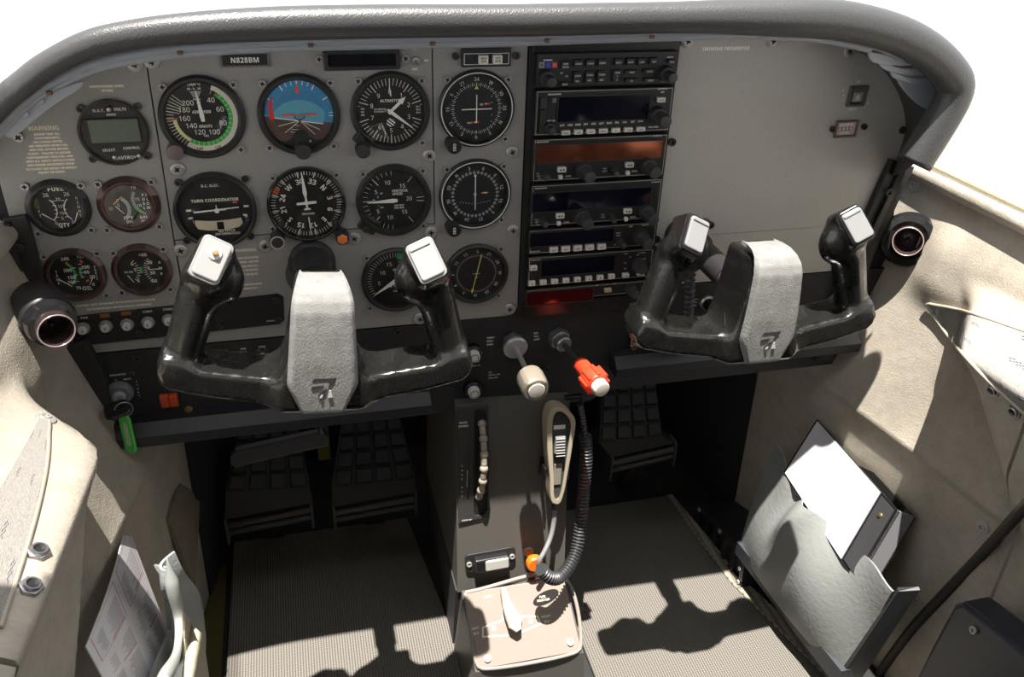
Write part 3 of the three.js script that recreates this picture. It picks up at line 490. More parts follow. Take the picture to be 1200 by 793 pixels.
instrument('course_deviation_indicator', 'navigation indicator with one vertical white needle above a dotted scale', 556.4, 227.1, {
  bg: '#111216', rim: M.white, screws: [[523.5, 198], [590, 194], [587, 256.5]], R: 0.0415, r: 0.0372,
  draw(k) { cdiCard(k, -43); k.c.fillStyle = '#121318'; k.c.beginPath(); k.c.arc(0, 0, 62, 0, 7); k.c.fill(); for (let i = -5; i < 6; i++) if (i) k.rect(i * 9 - 1.2, 30 - Math.abs(i) * 1.6, 2.4, 2.4, '#ddd'); k.rect(20, -6, 20, 5, '#d8873c'); k.rect(28, -5, 8, 3, '#f3e0b0'); k.arcAt(0, 0, 4, 1.4, 0, 360, '#ddd'); k.poly([[-5, -56], [5, -56], [0, -66]], '#eee'); k.rect(-40, 94, 80, 6, '#0c0c0c'); },
  needles: [[needleGeo([[-0.5, -18], [0.5, -18], [0.5, 23], [-0.5, 23]]), 0]],
  extra(t, q) { obs(t, q, 530, 265, 'OBS'); },
});
instrument('tachometer', 'engine tachometer with green arc and an hours counter', 464.5, 327, {
  R: 0.0405, screws: [[429.5, 301.5], [433, 360]], r: 0.036,
  draw(k) {
    k.ticks(235, 402, 28, 80, 95, 1.6); k.arc(72, 95, 3, 38, '#41a968'); k.tick(42, 70, 96, 3, '#e0762c');
    for (const [s, x, y] of [['5', -56, 8], ['10', -44, -28], ['15', -22, -56], ['20', 16, -58], ['25', 40, -40], ['30', 56, -8]]) k.txt(s, x, y, 13, { w: '' });
    k.txt('RPM', 0, -36, 7); k.txt('100', 0, -27, 6); k.rect(-36, 12, 72, 15, '#050505'); '0290 2'.split('').forEach((s, i) => k.txt(s, -30 + i * 12, 20, 9)); k.rect(14, 13, 10, 13, '#d8d2bc'); k.txt('HOURS', 2, 40, 6);
  },
  needles: [[needleGeo([[-1.8, -4], [1.8, -4], [2.8, 1], [0.4, 31], [-0.4, 31], [-2.8, 1]]), 237]],
});
instrument('radio_compass', 'automatic direction finder dial with a thin yellow needle', 558, 320, {
  R: 0.0385, r: 0.034, bg: '#1d171d', screws: [[586.5, 291], [584, 345.5]],
  draw(k) { k.around(ring12(), 84, 11, 182, { w: '' }); k.ticks(0, 355, 71, 66, 72, 1.2); k.c.fillStyle = '#1d171d'; k.c.beginPath(); k.c.arc(0, 0, 64, 0, 7); k.c.fill(); k.line(-13, 0, 13, 0, 2); k.line(0, -4, 0, 16, 2); k.line(-5, 14, 5, 14, 1.5); },
  needles: [[needleGeo([[-0.4, -20], [-1.6, -20], [0, -26], [1.6, -20], [0.4, -20], [0.5, 26], [-0.5, 26]]), 13, std(0.72, 0.75, 0.14, 0.6)]],
});
// 2 1/4 inch engine gauges
const SR = 0.0305;
instrument('fuel_gauge', 'fuel quantity gauge with two curved white scales', 68.9, 243.4, {
  R: SR, r: 0.0235, d: 0.005, flange: true, bg: '#161616', screws: [[29.5, 218], [95, 216.5], [45, 273], [107.5, 268.5]],
  draw(k) {
    k.arcAt(-70, 6, 62, 4, -48, 50, '#e8e6dc'); k.arcAt(84, 6, 62, 4, 130, 228, '#e8e6dc'); for (const y of [-34, -14, 6, 24, 40]) { k.line(-18 + Math.abs(y - 6) * -0.15, y, -6, y, 3); k.line(18, y, 30, y, 3); }
    k.txt('FUEL', 6, -88, 20); k.txt('26', -38, -62, 16, { w: '' }); k.txt('26', 44, -62, 16, { w: '' }); k.txt('20', 6, -40, 14, { w: '' }); k.txt('15', 8, -8, 13, { w: '' }); k.txt('10', 8, 22, 13, { w: '' }); k.txt('5', 6, 46, 14, { w: '' }); k.txt('QTY', 6, 78, 18); k.txt('0', -22, 68, 14, { w: '' }); k.txt('0', 44, 66, 14, { w: '' });
    'LEFT'.split('').forEach((s, i) => k.txt(s, -78, -30 + i * 20, 12, { w: '' })); 'RIGHT'.split('').forEach((s, i) => k.txt(s, 80, -42 + i * 20, 12, { w: '' })); k.rect(-94, -50, 22, 44, '#4d4426');
  },
  needles: [[needleGeo([[-0.5, 0], [0.5, 0], [0.25, 14], [-0.25, 14]]), 128, null, 0.003, -16, -4], [needleGeo([[-0.5, 0], [0.5, 0], [0.25, 11], [-0.25, 11]]), 204, null, 0.003, 17, -5]],
});
instrument('exhaust_gas_gauge', 'exhaust temperature and fuel flow gauge with a bronze bezel', 151.4, 239.2, {
  R: SR, r: 0.023, d: 0.006, flange: true, bezel: M.bronze, screws: [[115, 215], [177.5, 212.5], [126, 268.5], [187, 264.5]],
  draw(k) {
    for (let i = 0; i < 22; i++) k.tick(20 + i * 0, 0, 0, 0); k.c.save(); k.c.translate(-62, 18); for (let i = 0; i < 24; i++) k.tick(38 + i * 4.2, 52, 68, 2.2); k.c.restore(); k.c.save(); k.c.translate(92, -20); for (let i = 0; i < 20; i++) k.tick(300 - i * 5, 66, 80, 2.2); k.c.restore(); k.arcAt(92, -20, 74, 10, 124, 158, '#49b45c');
    'EGT'.split('').forEach((s, i) => k.txt(s, -44, -22 + i * 20, 14, { w: '' })); ['F F', 'U L', 'E O', 'L W'].forEach((s, i) => k.txt(s, 72, -42 + i * 20, 13)); k.txt('19', 30, -78, 14, { w: '' }); k.txt('15', 38, -24, 14, { w: '' }); k.txt('10', 42, 6, 14, { w: '' }); k.txt('25°F', -14, 62, 15); k.txt('DIV', -10, 80, 13); k.txt('GAL', 52, 62, 14); k.txt('HR', 50, 80, 13);
    k.c.fillStyle = '#777'; k.c.beginPath(); k.c.arc(-78, 14, 9, 0, 7); k.c.fill(); k.line(-84, 14, -72, 14, 2.5, '#222');
  },
  needles: [[needleGeo([[-0.5, 0], [0.5, 0], [0.25, 12], [-0.25, 12]]), 48, std(0.8, 0.55, 0.12), 0.003, -14, 2], [needleGeo([[-0.4, 0], [0.4, 0], [0.25, 11], [-0.25, 11]]), 140, null, 0.003, -13, 0]],
});
instrument('oil_gauge', 'oil temperature and pressure gauge with green bands, beside the air vent', 88.8, 321.5, {
  R: SR, r: 0.0245, d: 0.006, flange: true, bezel: M.bronze, screws: [[51.5, 300], [114, 296], [125, 345]],  // black bezel, its warm reflection put into the bronze colour
  draw(k) {
    k.arcAt(-62, -6, 62, 10, -52, 52, '#3fa84e'); k.arcAt(96, -10, 74, 10, 160, 200, '#3fa84e'); k.line(-26, -62, -18, -50, 8, '#e0762c'); k.line(30, -68, 40, -56, 8, '#e0762c'); k.line(36, 34, 48, 26, 8, '#e0762c'); for (const y of [-34, 0, 30]) k.line(-8, y, 8, y, 2.5); for (const y of [-50, -28, -10, 12]) k.line(20, y, 34, y, 2.5);
    k.txt('245', -26, -78, 15); k.txt('200', -26, -24, 15); k.txt('150', -18, 10, 15); k.txt('100', -22, 32, 14); k.txt('75', 0, 62, 14); k.txt('OIL', 34, 66, 18); k.txt('115', 34, -82, 12); k.txt('100', 46, -34, 15); k.txt('60', 46, -10, 15); k.txt('20', 64, 14, 15); k.txt('0', 62, 50, 14); 'TEMP'.split('').forEach((s, i) => k.txt(s, -72, -20 + i * 18, 12)); 'PRESS'.split('').forEach((s, i) => k.txt(s, 82, -32 + i * 14, 10));
  },
  needles: [[needleGeo([[-0.5, 0], [0.5, 0], [0.25, 14], [-0.25, 14]]), 130, null, 0.003, -16, -3], [needleGeo([[-0.4, 0], [0.4, 0], [0.25, 10], [-0.25, 10]]), 212, null, 0.003, 17, -3]],
});
instrument('ammeter', 'suction and ammeter gauge whose scale ends at plus and minus sixty', 166.8, 315.8, {
  R: SR, r: 0.0245, d: 0.006, flange: true, bezel: M.bronze, screws: [[133, 295.5], [191.5, 291], [143, 342], [200, 338]],  // bronze here paints the warm reflection on a glossy black bezel
  draw(k) {
    k.rect(-10, -16, 12, 30, '#3fae4c'); k.c.save(); k.c.translate(-84, 0); for (let i = 0; i < 9; i++) k.tick(50 + i * 10, 62, 76, 3); k.c.restore(); k.c.save(); k.c.translate(86, 0); for (let i = 0; i < 11; i++) k.tick(228 + i * 8.4, 66, 80, 3); k.c.restore();
    k.txt('+60', 14, -72, 15); k.txt('30', 36, -34, 15); k.txt('0', 28, -8, 15); k.txt('30', 40, 16, 15); k.txt('-60', 38, 56, 15); k.txt('6', -36, -32, 14); k.txt('5', -28, -4, 14); k.txt('3', -24, 50, 14); k.txt('IN HG', -56, 4, 9); 'AMP'.split('').forEach((s, i) => k.txt(s, 76, -32 + i * 28, 13));
  },
  needles: [[needleGeo([[-0.4, 0], [0.4, 0], [0.25, 11], [-0.25, 11]]), -90, null, 0.003, 18, 1], [needleGeo([[-0.4, 0], [0.4, 0], [0.25, 10], [-0.25, 10]]), 150, null, 0.003, -15, -4]],
});
instrument('outside_air_thermometer', 'round digital thermometer and voltmeter with a blank green display', 134, 154.6, {
  R: 0.0325, r: 0.0315, d: 0.0035, bezel: M.bezelGloss, bg: '#191919', screws: [[94.5, 127, 1], [161, 124.5, 1], [109, 185.5, 1], [173, 182, 1]],
  draw(k) { k.txt('O.A.T.', -32, -70, 9); k.txt('VOLTS', 30, -72, 9); k.txt('MODE', 2, -56, 7); k.txt('SELECT', -26, 56, 8); k.txt('CONTROL', 42, 52, 8); k.txt('DAVTRON', 20, 82, 11); },
  extra(t) {
    part('display_frame', T(slab(roundRect(0.049, 0.026, 0.001), 0.0016, 0.002, 0.0004), 0, 0.0015, 0), M.black, t);
    part('display', T(rbox(0.0455, 0.0225, 0.001, 0.0004), 0.0012, 0.0022, 0.0038), std(0.11, 0.135, 0.1, 0.3), t, 'blank green grey display');
    for (const [x, y] of [[0, 0.0235], [-0.0035, -0.024], [0.0195, -0.0235]]) part('push_button', T(cylz(0.0024, 0.0022, 0.002, 0.006, 16), x, y, 0), M.steel, t);
  },
});
// ---------------------------------------------------------------- small fittings on the upper panel
function faceMat(w, h, S, base, draw, rough = 0.5) {
  return new THREE.MeshStandardMaterial({ roughness: rough, map: canvas(Math.round(w * S), Math.round(h * S), (c, cw, ch) => { c.fillStyle = base; c.fillRect(0, 0, cw, ch); draw(c, S * 0.001, cw, ch); }) });
}
const mmText = (c, k, s, x, y, mm, col = '#f6f4ee', o = {}) => { c.save(); c.translate(x * k, y * k); c.rotate(o.rot ?? 0); c.scale(o.sx ?? 1, 1); c.fillStyle = col; c.font = (o.w ?? 'bold ') + mm * k * 1.5 + 'px sans-serif'; c.textAlign = o.align ?? 'center'; c.textBaseline = 'middle'; c.fillText(s, 0, 0); c.restore(); };
// one shared sheet of print for all the small key legends
const ATL = document.createElement('canvas'); ATL.width = 1024; ATL.height = 1024; const ATX = ATL.getContext('2d'); let atN = 0;
const ATT = new THREE.CanvasTexture(ATL); ATT.colorSpace = THREE.SRGBColorSpace; ATT.magFilter = THREE.LinearFilter;
const ATM = new THREE.MeshStandardMaterial({ map: ATT, roughness: 0.5 });
function legend(parent, w, h, x, y, z, bg, draw) {
  const i = atN++, cx = (i % 8) * 128, cy = Math.floor(i / 8) * 64, S = Math.min(124 / w, 60 / h), cw = w * S, ch = h * S;
  ATX.save(); ATX.translate(cx + 2, cy + 2); ATX.beginPath(); ATX.rect(-2, -2, cw + 4, ch + 4); ATX.clip(); ATX.fillStyle = bg; ATX.fillRect(-2, -2, cw + 4, ch + 4); draw(ATX, S * 0.001, cw, ch); ATX.restore();
  const g = new THREE.PlaneGeometry(w, h), u = g.attributes.uv; for (let j = 0; j < u.count; j++) u.setXY(j, (cx + 2 + u.getX(j) * cw) / 1024, 1 - (cy + 2 + (1 - u.getY(j)) * ch) / 1024);
  return part('legend', T(g, x, y, z), ATM, parent);
}
const facePlane = (w, h, x, y, z) => T(new THREE.PlaneGeometry(w, h), x, y, z);
{
  const a = pz(287, 69.5); const t = thing('registration_placard', 'small black placard with white registration letters N828BM', 'placard', V(a.x, a.y, 0.0002));
  part('frame', slab(roundRect(0.047, 0.0145, 0.0008), 0.0022, 0, 0.0005), std(0.14, 0.135, 0.13, 0.5), t);
  part('plate', slab(roundRect(0.0425, 0.0105, 0.0003), 0.0006, 0.0018), M.black, t);
  part('lettering', facePlane(0.042, 0.010, 0, 0, 0.0026), faceMat(0.042, 0.01, 8000, '#141414', (c, k) => mmText(c, k, 'N828BM', 21, 5.2, 4.6, '#f2f0ea')), t);
}
{
  const a = pz(424, 69); const t = thing('annunciator_window', 'long dark rounded annunciator window above the altimeter', 'annunciator', V(a.x, a.y, 0.0002));
  const s = roundRect(0.077, 0.02, 0.003); s.holes.push(roundRect(0.068, 0.0115, 0.0015));
  part('frame', slab(s, 0.006, 0, 0.001), M.bezel, t); part('window', slab(roundRect(0.07, 0.0135, 0.001), 0.002, 0.0005), std(0.008, 0.008, 0.014, 0.15), t);
  for (const [x, y] of [[374, 69], [475, 68]]) { const q = pz(x, y); screw(t, q.x - a.x, q.y - a.y, 0.0002); }
}
{
  const a = pz(487, 71); const t = thing('toggle_switch', 'tiny metal dimmer toggle switch between TST, BRT and DIM lettering', 'switch', V(a.x, a.y, 0.0002));
  part('bushing', T(cylz(0.0048, 0.0046, 0, 0.0026, 6), 0, 0, 0), M.steel, t); part('lever', T(turn([[0, 0.002], [0.0013, 0.002], [0.0013, 0.008], [0.0018, 0.010], [0.0012, 0.0118], [0, 0.012]], 16), 0, 0, 0, 0.35, 0, 0), M.screw, t);
}
{
  const a = pz(569, 66.5); const t = thing('source_selector', 'black nav and GPS source switch with two white lit push buttons', 'switch', V(a.x, a.y, 0.0002));
  part('body', slab(roundRect(0.053, 0.0185, 0.001), 0.005, 0, 0.0008), M.bezel, t);
  const s = roundRect(0.048, 0.0115, 0.0004); s.holes.push(roundRect(0.0468, 0.0103, 0.0003)); part('frame_line', T(slab(s, 0.0004, 0.005), 0, -0.001, 0), M.white, t);
  for (const [x, l] of [[-0.004, ['NAV', 'GPS']], [0.011, ['GPS', 'APR']]]) { const b = part('push_button', T(rbox(0.0102, 0.0092, 0.006, 0.0012), x, -0.001, 0.007), M.white, t); legend(b, 0.0085, 0.0078, x, -0.001, 0.0101, '#e4e1d6', (c, k) => { mmText(c, k, l[0], 4.2, 2.4, 2.2, '#222'); mmText(c, k, l[1], 4.2, 5.4, 2.2, '#222'); }); }
  for (const [x, y] of [[533.5, 65.5], [604.5, 65]]) { const q = pz(x, y); screw(t, q.x - a.x, q.y - a.y, 0.0002, M.screwDark); }
}
{ // right-hand side: rocker switch and hour meter
  const a = pz(1003, 112); const t = thing('rocker_switch', 'square framed rocker switch on the blank panel between ON and RESET', 'switch', V(a.x, a.y, 0.0002));
  const s = roundRect(0.0245, 0.0245, 0.001); s.holes.push(roundRect(0.0155, 0.0175, 0.0006)); part('frame', slab(s, 0.004, 0, 0.001), std(0.12, 0.115, 0.105, 0.5), t); part('well', slab(roundRect(0.0165, 0.0185, 0.0005), 0.001), M.black, t);
  const r = part('rocker', T(rbox(0.0125, 0.0125, 0.004, 0.0012), 0, -0.0006, 0.003, 0.12), std(0.3, 0.3, 0.29, 0.35), t, 'grey rocker'); part('marker', T(rbox(0.005, 0.0065, 0.0012, 0.0004), -0.0006, -0.0006, 0.0052), M.button, r);
}
{
  const a = pz(990.5, 150.5); const t = thing('hour_meter', 'small bronze framed quartz hour meter with four white digits', 'meter', V(a.x, a.y, 0.0002));
  part('frame', [rbox(0.0305, 0.0026, 0.0036, 0.0006, 0, 0.0092, 0.0018), rbox(0.0305, 0.0026, 0.0036, 0.0006, 0, -0.0092, 0.0018), rbox(0.0026, 0.021, 0.0036, 0.0006, 0.014, 0, 0.0018), rbox(0.0026, 0.021, 0.0036, 0.0006, -0.014, 0, 0.0018)], std(0.2, 0.13, 0.11, 0.4), t);
  part('dial', facePlane(0.0265, 0.017, 0, 0, 0.0008), faceMat(0.0265, 0.017, 9000, '#c9c0b4', (c, k) => { mmText(c, k, 'QUARTZ', 13, 3.6, 3.2, '#f4f0e8'); c.fillStyle = '#8d857b'; c.fillRect(3 * k, 6 * k, 20 * k, 5 * k); '4896'.split('').forEach((d, i) => mmText(c, k, d, 5.5 + i * 5, 8.6, 3.6, '#f5f2ea')); mmText(c, k, 'HOURS', 13, 13.8, 2.6, '#f4f0e8'); }), t);
  for (const [x, y] of [[975, 151], [1012, 148]]) { const q = pz(x, y); screw(t, q.x - a.x, q.y - a.y, 0.0002, M.screwDark); }
}
// ---------------------------------------------------------------- radio stack
const RXL = 0.2555, RXR = 0.4145, RXC = (RXL + RXR) / 2, RWD = RXR - RXL;
const rack = thing('radio_rack', 'black tray behind the stacked radios in the middle of the panel', 'rack', V(RXC, Y(-0.34), 0));
part('tray', box(0.171, 0.335, 0.012, 0, 0, -0.0045), M.blackMatte, rack);
part('top_plate', T(rbox(0.166, 0.02, 0.004, 0.001), 0, pz(700, 50).y - Y(-0.34), 0.004), M.bezelGloss, rack);
const ZR = 0.011;
function radio(name, label, yTop, yBot, xl, draw, base = '#1d1d1f', line = true) {
  const a = pz(xl, yTop, ZR).y, b = pz(xl, yBot, ZR).y, h = a - b, cy = (a + b) / 2;
  const t = thing(name, label, 'radio', V(RXC, cy, 0.0021), 'avionics stacked in the centre of the panel'); delete t.userData.group;
  part('body', rbox(RWD, h, ZR, 0.0012, 0, 0, ZR / 2), M.bezel, t);
  const S = 7000, zf = ZR + 0.0002;
  const toMM = (px, py) => { const p = pz(px, py, ZR); return [(p.x - RXL) * 1000, (a - p.y) * 1000]; };
  part('face', facePlane(RWD - 0.001, h - 0.001, 0, 0, zf), faceMat(RWD, h, S, base, (c, k, cw, ch) => {
    if (line) { c.strokeStyle = '#c9c4ba'; c.lineWidth = 0.5 * k; c.strokeRect(1.2 * k, 1.2 * k, cw - 2.4 * k, ch - 2.4 * k); }
    draw(c, k, (px, py, s, mm, o) => { const [x, y] = toMM(px, py); mmText(c, k, s, x, y, mm, o?.col ?? '#f8f6f0', o); }, toMM);
  }), t);
  const L = (px, py, z = ZR) => { const p = pz(px, py, z); return [p.x - RXC, p.y - cy]; };
  return {
    t, h,
    screen(x0, y0, x1, y1, mat = null) { const [ax, ay] = L(x0, y0), [bx, by] = L(x1, y1); const w = bx - ax, hh = ay - by; const s = roundRect(w + 0.003, hh + 0.003, 0.0008); s.holes.push(roundRect(w, hh, 0.0004)); part('screen_frame', T(slab(s, 0.0016, 0), (ax + bx) / 2, (ay + by) / 2, zf), M.bezel, t); part('screen', T(box(w, hh, 0.0008), (ax + bx) / 2, (ay + by) / 2, zf + 0.0004), mat ?? std(0.004, 0.004, 0.012, 0.08), t, mat ? 'tinted reflecting display' : 'dark blank display'); },
    knob(px, py, r1, l1, r2 = 0, l2 = 0) {
      const [x, y] = L(px, py); const m = part('knob', T(cylz(r1 / 1000, r1 * 0.92 / 1000, 0, l1 / 1000, 28, 0.001), x, y, zf), M.knob, t);
      if (r2) { const g = []; g.push(T(cylz(r2 / 1000, r2 * 0.95 / 1000, 0, l2 / 1000, 24, 0.0006), x, y, zf + l1 / 1000)); for (let i = 0; i < 18; i++) { const a = i / 18 * Math.PI * 2; g.push(box(0.0005, 0.0005, l2 / 1000 * 0.8, x + Math.cos(a) * r2 * 0.98 / 1000, y + Math.sin(a) * r2 * 0.98 / 1000, zf + l1 / 1000 + l2 / 2000)); } part('inner_knob', g, std(0.05, 0.05, 0.053, 0.5), m); }
    },
    key(px, py, w, h2, txt, o = {}) {
      const [x, y] = L(px, py); const m = part('button', T(rbox(w / 1000, h2 / 1000, 0.0045, 0.0008), x, y, zf + 0.0018), o.mat ?? M.button, t);
      if (txt) legend(m, w * 0.9 / 1000, h2 * 0.85 / 1000, x, y, zf + 0.0042, o.bg ?? '#d9d6cd', (c, k, cw, ch) => { if (txt === '<>') { c.fillStyle = '#222'; for (const s of [-1, 1]) { c.beginPath(); c.moveTo(cw / 2 + s * cw * 0.08, ch / 2); c.lineTo(cw / 2 + s * cw * 0.08, ch * 0.2); c.lineTo(cw / 2 + s * cw * 0.4, ch / 2); c.lineTo(cw / 2 + s * cw * 0.08, ch * 0.8); c.fill(); } } else { const ls = txt.split('/'); ls.forEach((s, i) => mmText(c, k, s, w * 0.45, h2 * 0.85 * (i + 0.55) / ls.length, o.mm ?? 1.9, o.col ?? '#222')); } });
    },
  };
}
{
  const r = radio('audio_panel', 'audio selector panel at the head of the radio stack with rows of dark keys', 62.5, 101.5, 624, (c, k, put, mm) => {
    put(641, 69.5, 'GARMIN', 1.6); const cols = [['#8b8f92', 'A', '#222'], ['#2b3fae', 'O', '#4d62d8'], ['#c03428', 'M', '#e88']]; cols.forEach(([bg, s, f], i) => { const [x, y] = mm(633.8 + i * 7.6, 75.5); c.fillStyle = bg; c.fillRect((x - 3) * k, (y - 3.2) * k, 6 * k, 6.4 * k); mmText(c, k, s, x, y, 3.4, f); });
    put(657, 85, 'HI', 1.5); put(663, 89, 'LO', 1.5); put(637, 99.5, 'PILOT', 1.4); put(779, 95, 'COPILOT', 1.4); put(785, 66, 'ANNUN', 1.3);
  }, '#232325', false);
  const dk = { mat: std(0.028, 0.028, 0.03, 0.5), bg: '#1b1b1d', col: '#d8d6cf', mm: 1.7 };
  for (const [x, y, s] of [[661, 75, 'MKR/MUTE'], [676, 73, 'COM1'], [690, 72.5, 'COM2'], [704, 72, 'COM3'], [723, 71.5, 'NAV1'], [737, 71, 'NAV2'], [750, 71, 'DME'], [764, 70.5, 'ADF']]) r.key(x, y, 9.2, 7.6, s, dk);
  r.key(785, 71, 8.5, 4.5, 'TEST', dk); for (const [x, y, s] of [[675, 90, 'COM1/MIC'], [689, 89, 'COM2/MIC'], [703, 88.5, 'COM3/MIC'], [721, 87.5, 'COM/1/2']]) r.key(x, y, 9.2, 13, s, dk);
  for (const [x, y, s] of [[738, 83, 'SPKR'], [759, 82, 'PILOT'], [738, 93, 'PA'], [760, 92.5, 'CREW']]) r.key(x, y, 14, 4.6, s, dk); r.key(660, 97, 9, 4.4, 'SENS', dk);
  r.knob(639, 90, 9, 9, 5.5, 15); r.knob(778, 85, 9, 9, 5.5, 15);
}
{
  const r = radio('gps_receiver', 'GPS receiver with the tallest dark display and a row of seven white keys', 105.5, 159, 628, (c, k, put) => {
    put(649, 109.5, 'BENDIX/KING', 1.5); put(776, 103, 'KLN 90B TSO', 1.3); put(776, 107, 'GPS', 1.5); put(645, 141, 'OFF  ON', 1.6);
    'APT VOR NDB INT USR ACT NAV FPL CAL SET OTH'.split(' ').forEach((s, i) => put(658 + i * 9.2, 146.5 - i * 0.48, s, 2.0)); put(765, 148.5, 'PULL SCAN', 1.5);
  });
  r.screen(654, 113, 758, 138); r.key(773, 115.5, 9.5, 5.5, 'MSG'); ['MSG', 'OBS', 'ALT', 'NRST', 'D>', 'CLR', 'ENT'].forEach((s, i) => r.key(661.5 + i * 14.6, 153.8 - i * 0.7, 10, 5.4, s)); r.knob(768, 134, 10.5, 10, 7, 19); r.knob(643, 149, 7, 5, 4, 8);
  r.key(635.5, 119, 6.5, 12, '', { mat: M.knob }); r.key(634, 141, 6, 26, '', { mat: M.bezel }); r.key(648, 116, 5, 5, '', { mat: std(0.15, 0.15, 0.15, 0.4) });
}
function navcom(name, label, ys, xl, disp, rows, mat) {
  const [yt, yb] = ys;
  const r = radio(name, label, yt, yb, xl, (c, k, put) => {
    put(rows.x + 11, yt + 2.8, 'BENDIX/KING', 1.4); put(rows.x + 146, yt - 4.5, 'KX 155A TSO', 1.2); put(rows.x + 13, rows.y - 4, 'COMM', 1.9); put(rows.x + 44, rows.y - 5, 'STBY', 1.8); put(rows.x + 94, rows.y - 8, 'NAV', 1.9); put(rows.x + 122, rows.y - 10, 'STBY', 1.8);
    put(rows.x + 6, rows.y + 9, 'PULL', 1.3); put(rows.x + 6, rows.y + 12, 'TEST', 1.3); put(rows.x + 7, rows.y + 15, 'OFF', 1.3); put(rows.x + 41, rows.y + 12, 'CHAN', 1.6); put(rows.x + 84, rows.y + 3, 'PULL', 1.3); put(rows.x + 84, rows.y + 6, 'IDENT', 1.3); put(rows.x + 111, rows.y + 1, 'TIMER', 1.3); put(rows.x + 119, rows.y + 6, 'MODE', 1.6); put(rows.x + 56, rows.y + 12, 'PULL 25K', 1.3); put(rows.x + 134, rows.y + 6, 'PULL OBS', 1.3);
  });
  r.screen(...disp, mat); r.key(rows.x + 33, rows.y + 3, 10, 6, '<>'); r.key(rows.x + 112, rows.y - 2.5, 10, 6, '<>');
  for (const [dx, dy] of [[31.5, 12], [110, 7]]) r.key(rows.x + dx, rows.y + dy, 4.6, 4.6, '', { mat: M.white });
  r.knob(rows.x + 12, rows.y + 8, 4.5, 8, 3.6, 10); r.knob(rows.x + 92, rows.y + 4, 4, 8, 3.2, 9); r.knob(rows.x + 58, rows.y + 4, 10, 9, 7, 19); r.knob(rows.x + 133, rows.y - 1, 10, 9, 7, 19);
}
navcom('nav_com_radio', 'navigation and communication radio with a copper tinted reflecting display', [162.5, 212.5], 624, [628, 170, 774, 183], { x: 624, y: 194 }, phys(0.4, 0.125, 0.07, 0.14, { metalness: 0.85 }));
navcom('nav_com_radio', 'navigation and communication radio with a blue black blank display', [216.5, 265], 621, [624, 226, 760, 239], { x: 622, y: 248 }, null);
{
  const r = radio('adf_receiver', 'direction finder receiver with five white keys under a short dark display', 269, 297.5, 618.5, (c, k, put) => { put(626, 294, 'BENDIX/KING', 1.2); put(756, 262.5, 'KR 87 TSO', 1.2); put(739, 264, 'ADF', 1.7); put(724, 272, 'START', 1.3); put(724, 275, 'TIMER', 1.3); put(720, 286, 'OFF', 1.2); });
  r.screen(621, 273, 717, 281); ['ADF', 'BFO', 'FRQ', 'FLT', 'SET'].forEach((s, i) => r.key(647.5 + i * 14, 290.5 - i * 0.85, 10.5, 7, s)); r.knob(725, 281, 4.5, 8, 3.6, 9); r.knob(749, 275, 10, 9, 7, 19);
}
{
  const r = radio('transponder', 'transponder with a row of eight white number keys', 301, 335.5, 616, (c, k, put) => { put(627, 303.5, 'BENDIX/KING', 1.2); put(752, 295, 'KT 76C TSO', 1.1); put(733, 296, 'IDENT', 1.1); put(738, 300, 'TST', 1.2); put(732, 307, 'ALT', 1.2); put(732, 314, 'ON', 1.2); put(747, 297.5, 'SBY', 1.2); put(755, 302, 'OFF', 1.2); });
  r.screen(634, 304, 718, 316); r.key(624, 312, 8.8, 6, 'IDT'); ['0', '1', '2', '3', '4', '5', '6', '7'].forEach((s, i) => r.key(622 + i * 13.3, 330 - i * 1.15, 8.4, 6, s, { mm: 2.4 })); r.key(731.5, 320.5, 8.4, 5.4, 'VFR'); r.knob(747, 309, 9.5, 8, 6, 9); r.key(749, 319, 10, 4, 'CLR');
}
{
  const r = radio('distance_meter', 'thin distance measuring unit at the foot of the radio stack', 339, 354, 614.5, (c, k, put) => { put(699, 333, 'OFF', 1.2); put(711, 332, 'N1', 1.2); put(720, 331, 'HLD', 1.2); });
  r.screen(617, 342, 693, 350, phys(0.12, 0.012, 0.014, 0.08, { metalness: 0.5 })); r.key(711, 338, 9, 5, '', { mat: std(0.5, 0.42, 0.3, 0.5) }); r.knob(737, 337, 7.5, 10, 5, 10);  // screen coloured red to paint in the reflected mixture knob
}
{
  const a = pz(683, 357, 0.005); const t = thing('radio_mount_strip', 'scuffed black mounting strip under the lowest radio', 'bracket', V(RXC, a.y, 0));
  part('strip', box(0.162, 0.018, 0.006, 0, 0, 0.0042), std(0.03, 0.028, 0.028, 0.4, { roughnessMap: rep(NZ_WEAR, 6) }), t);
}
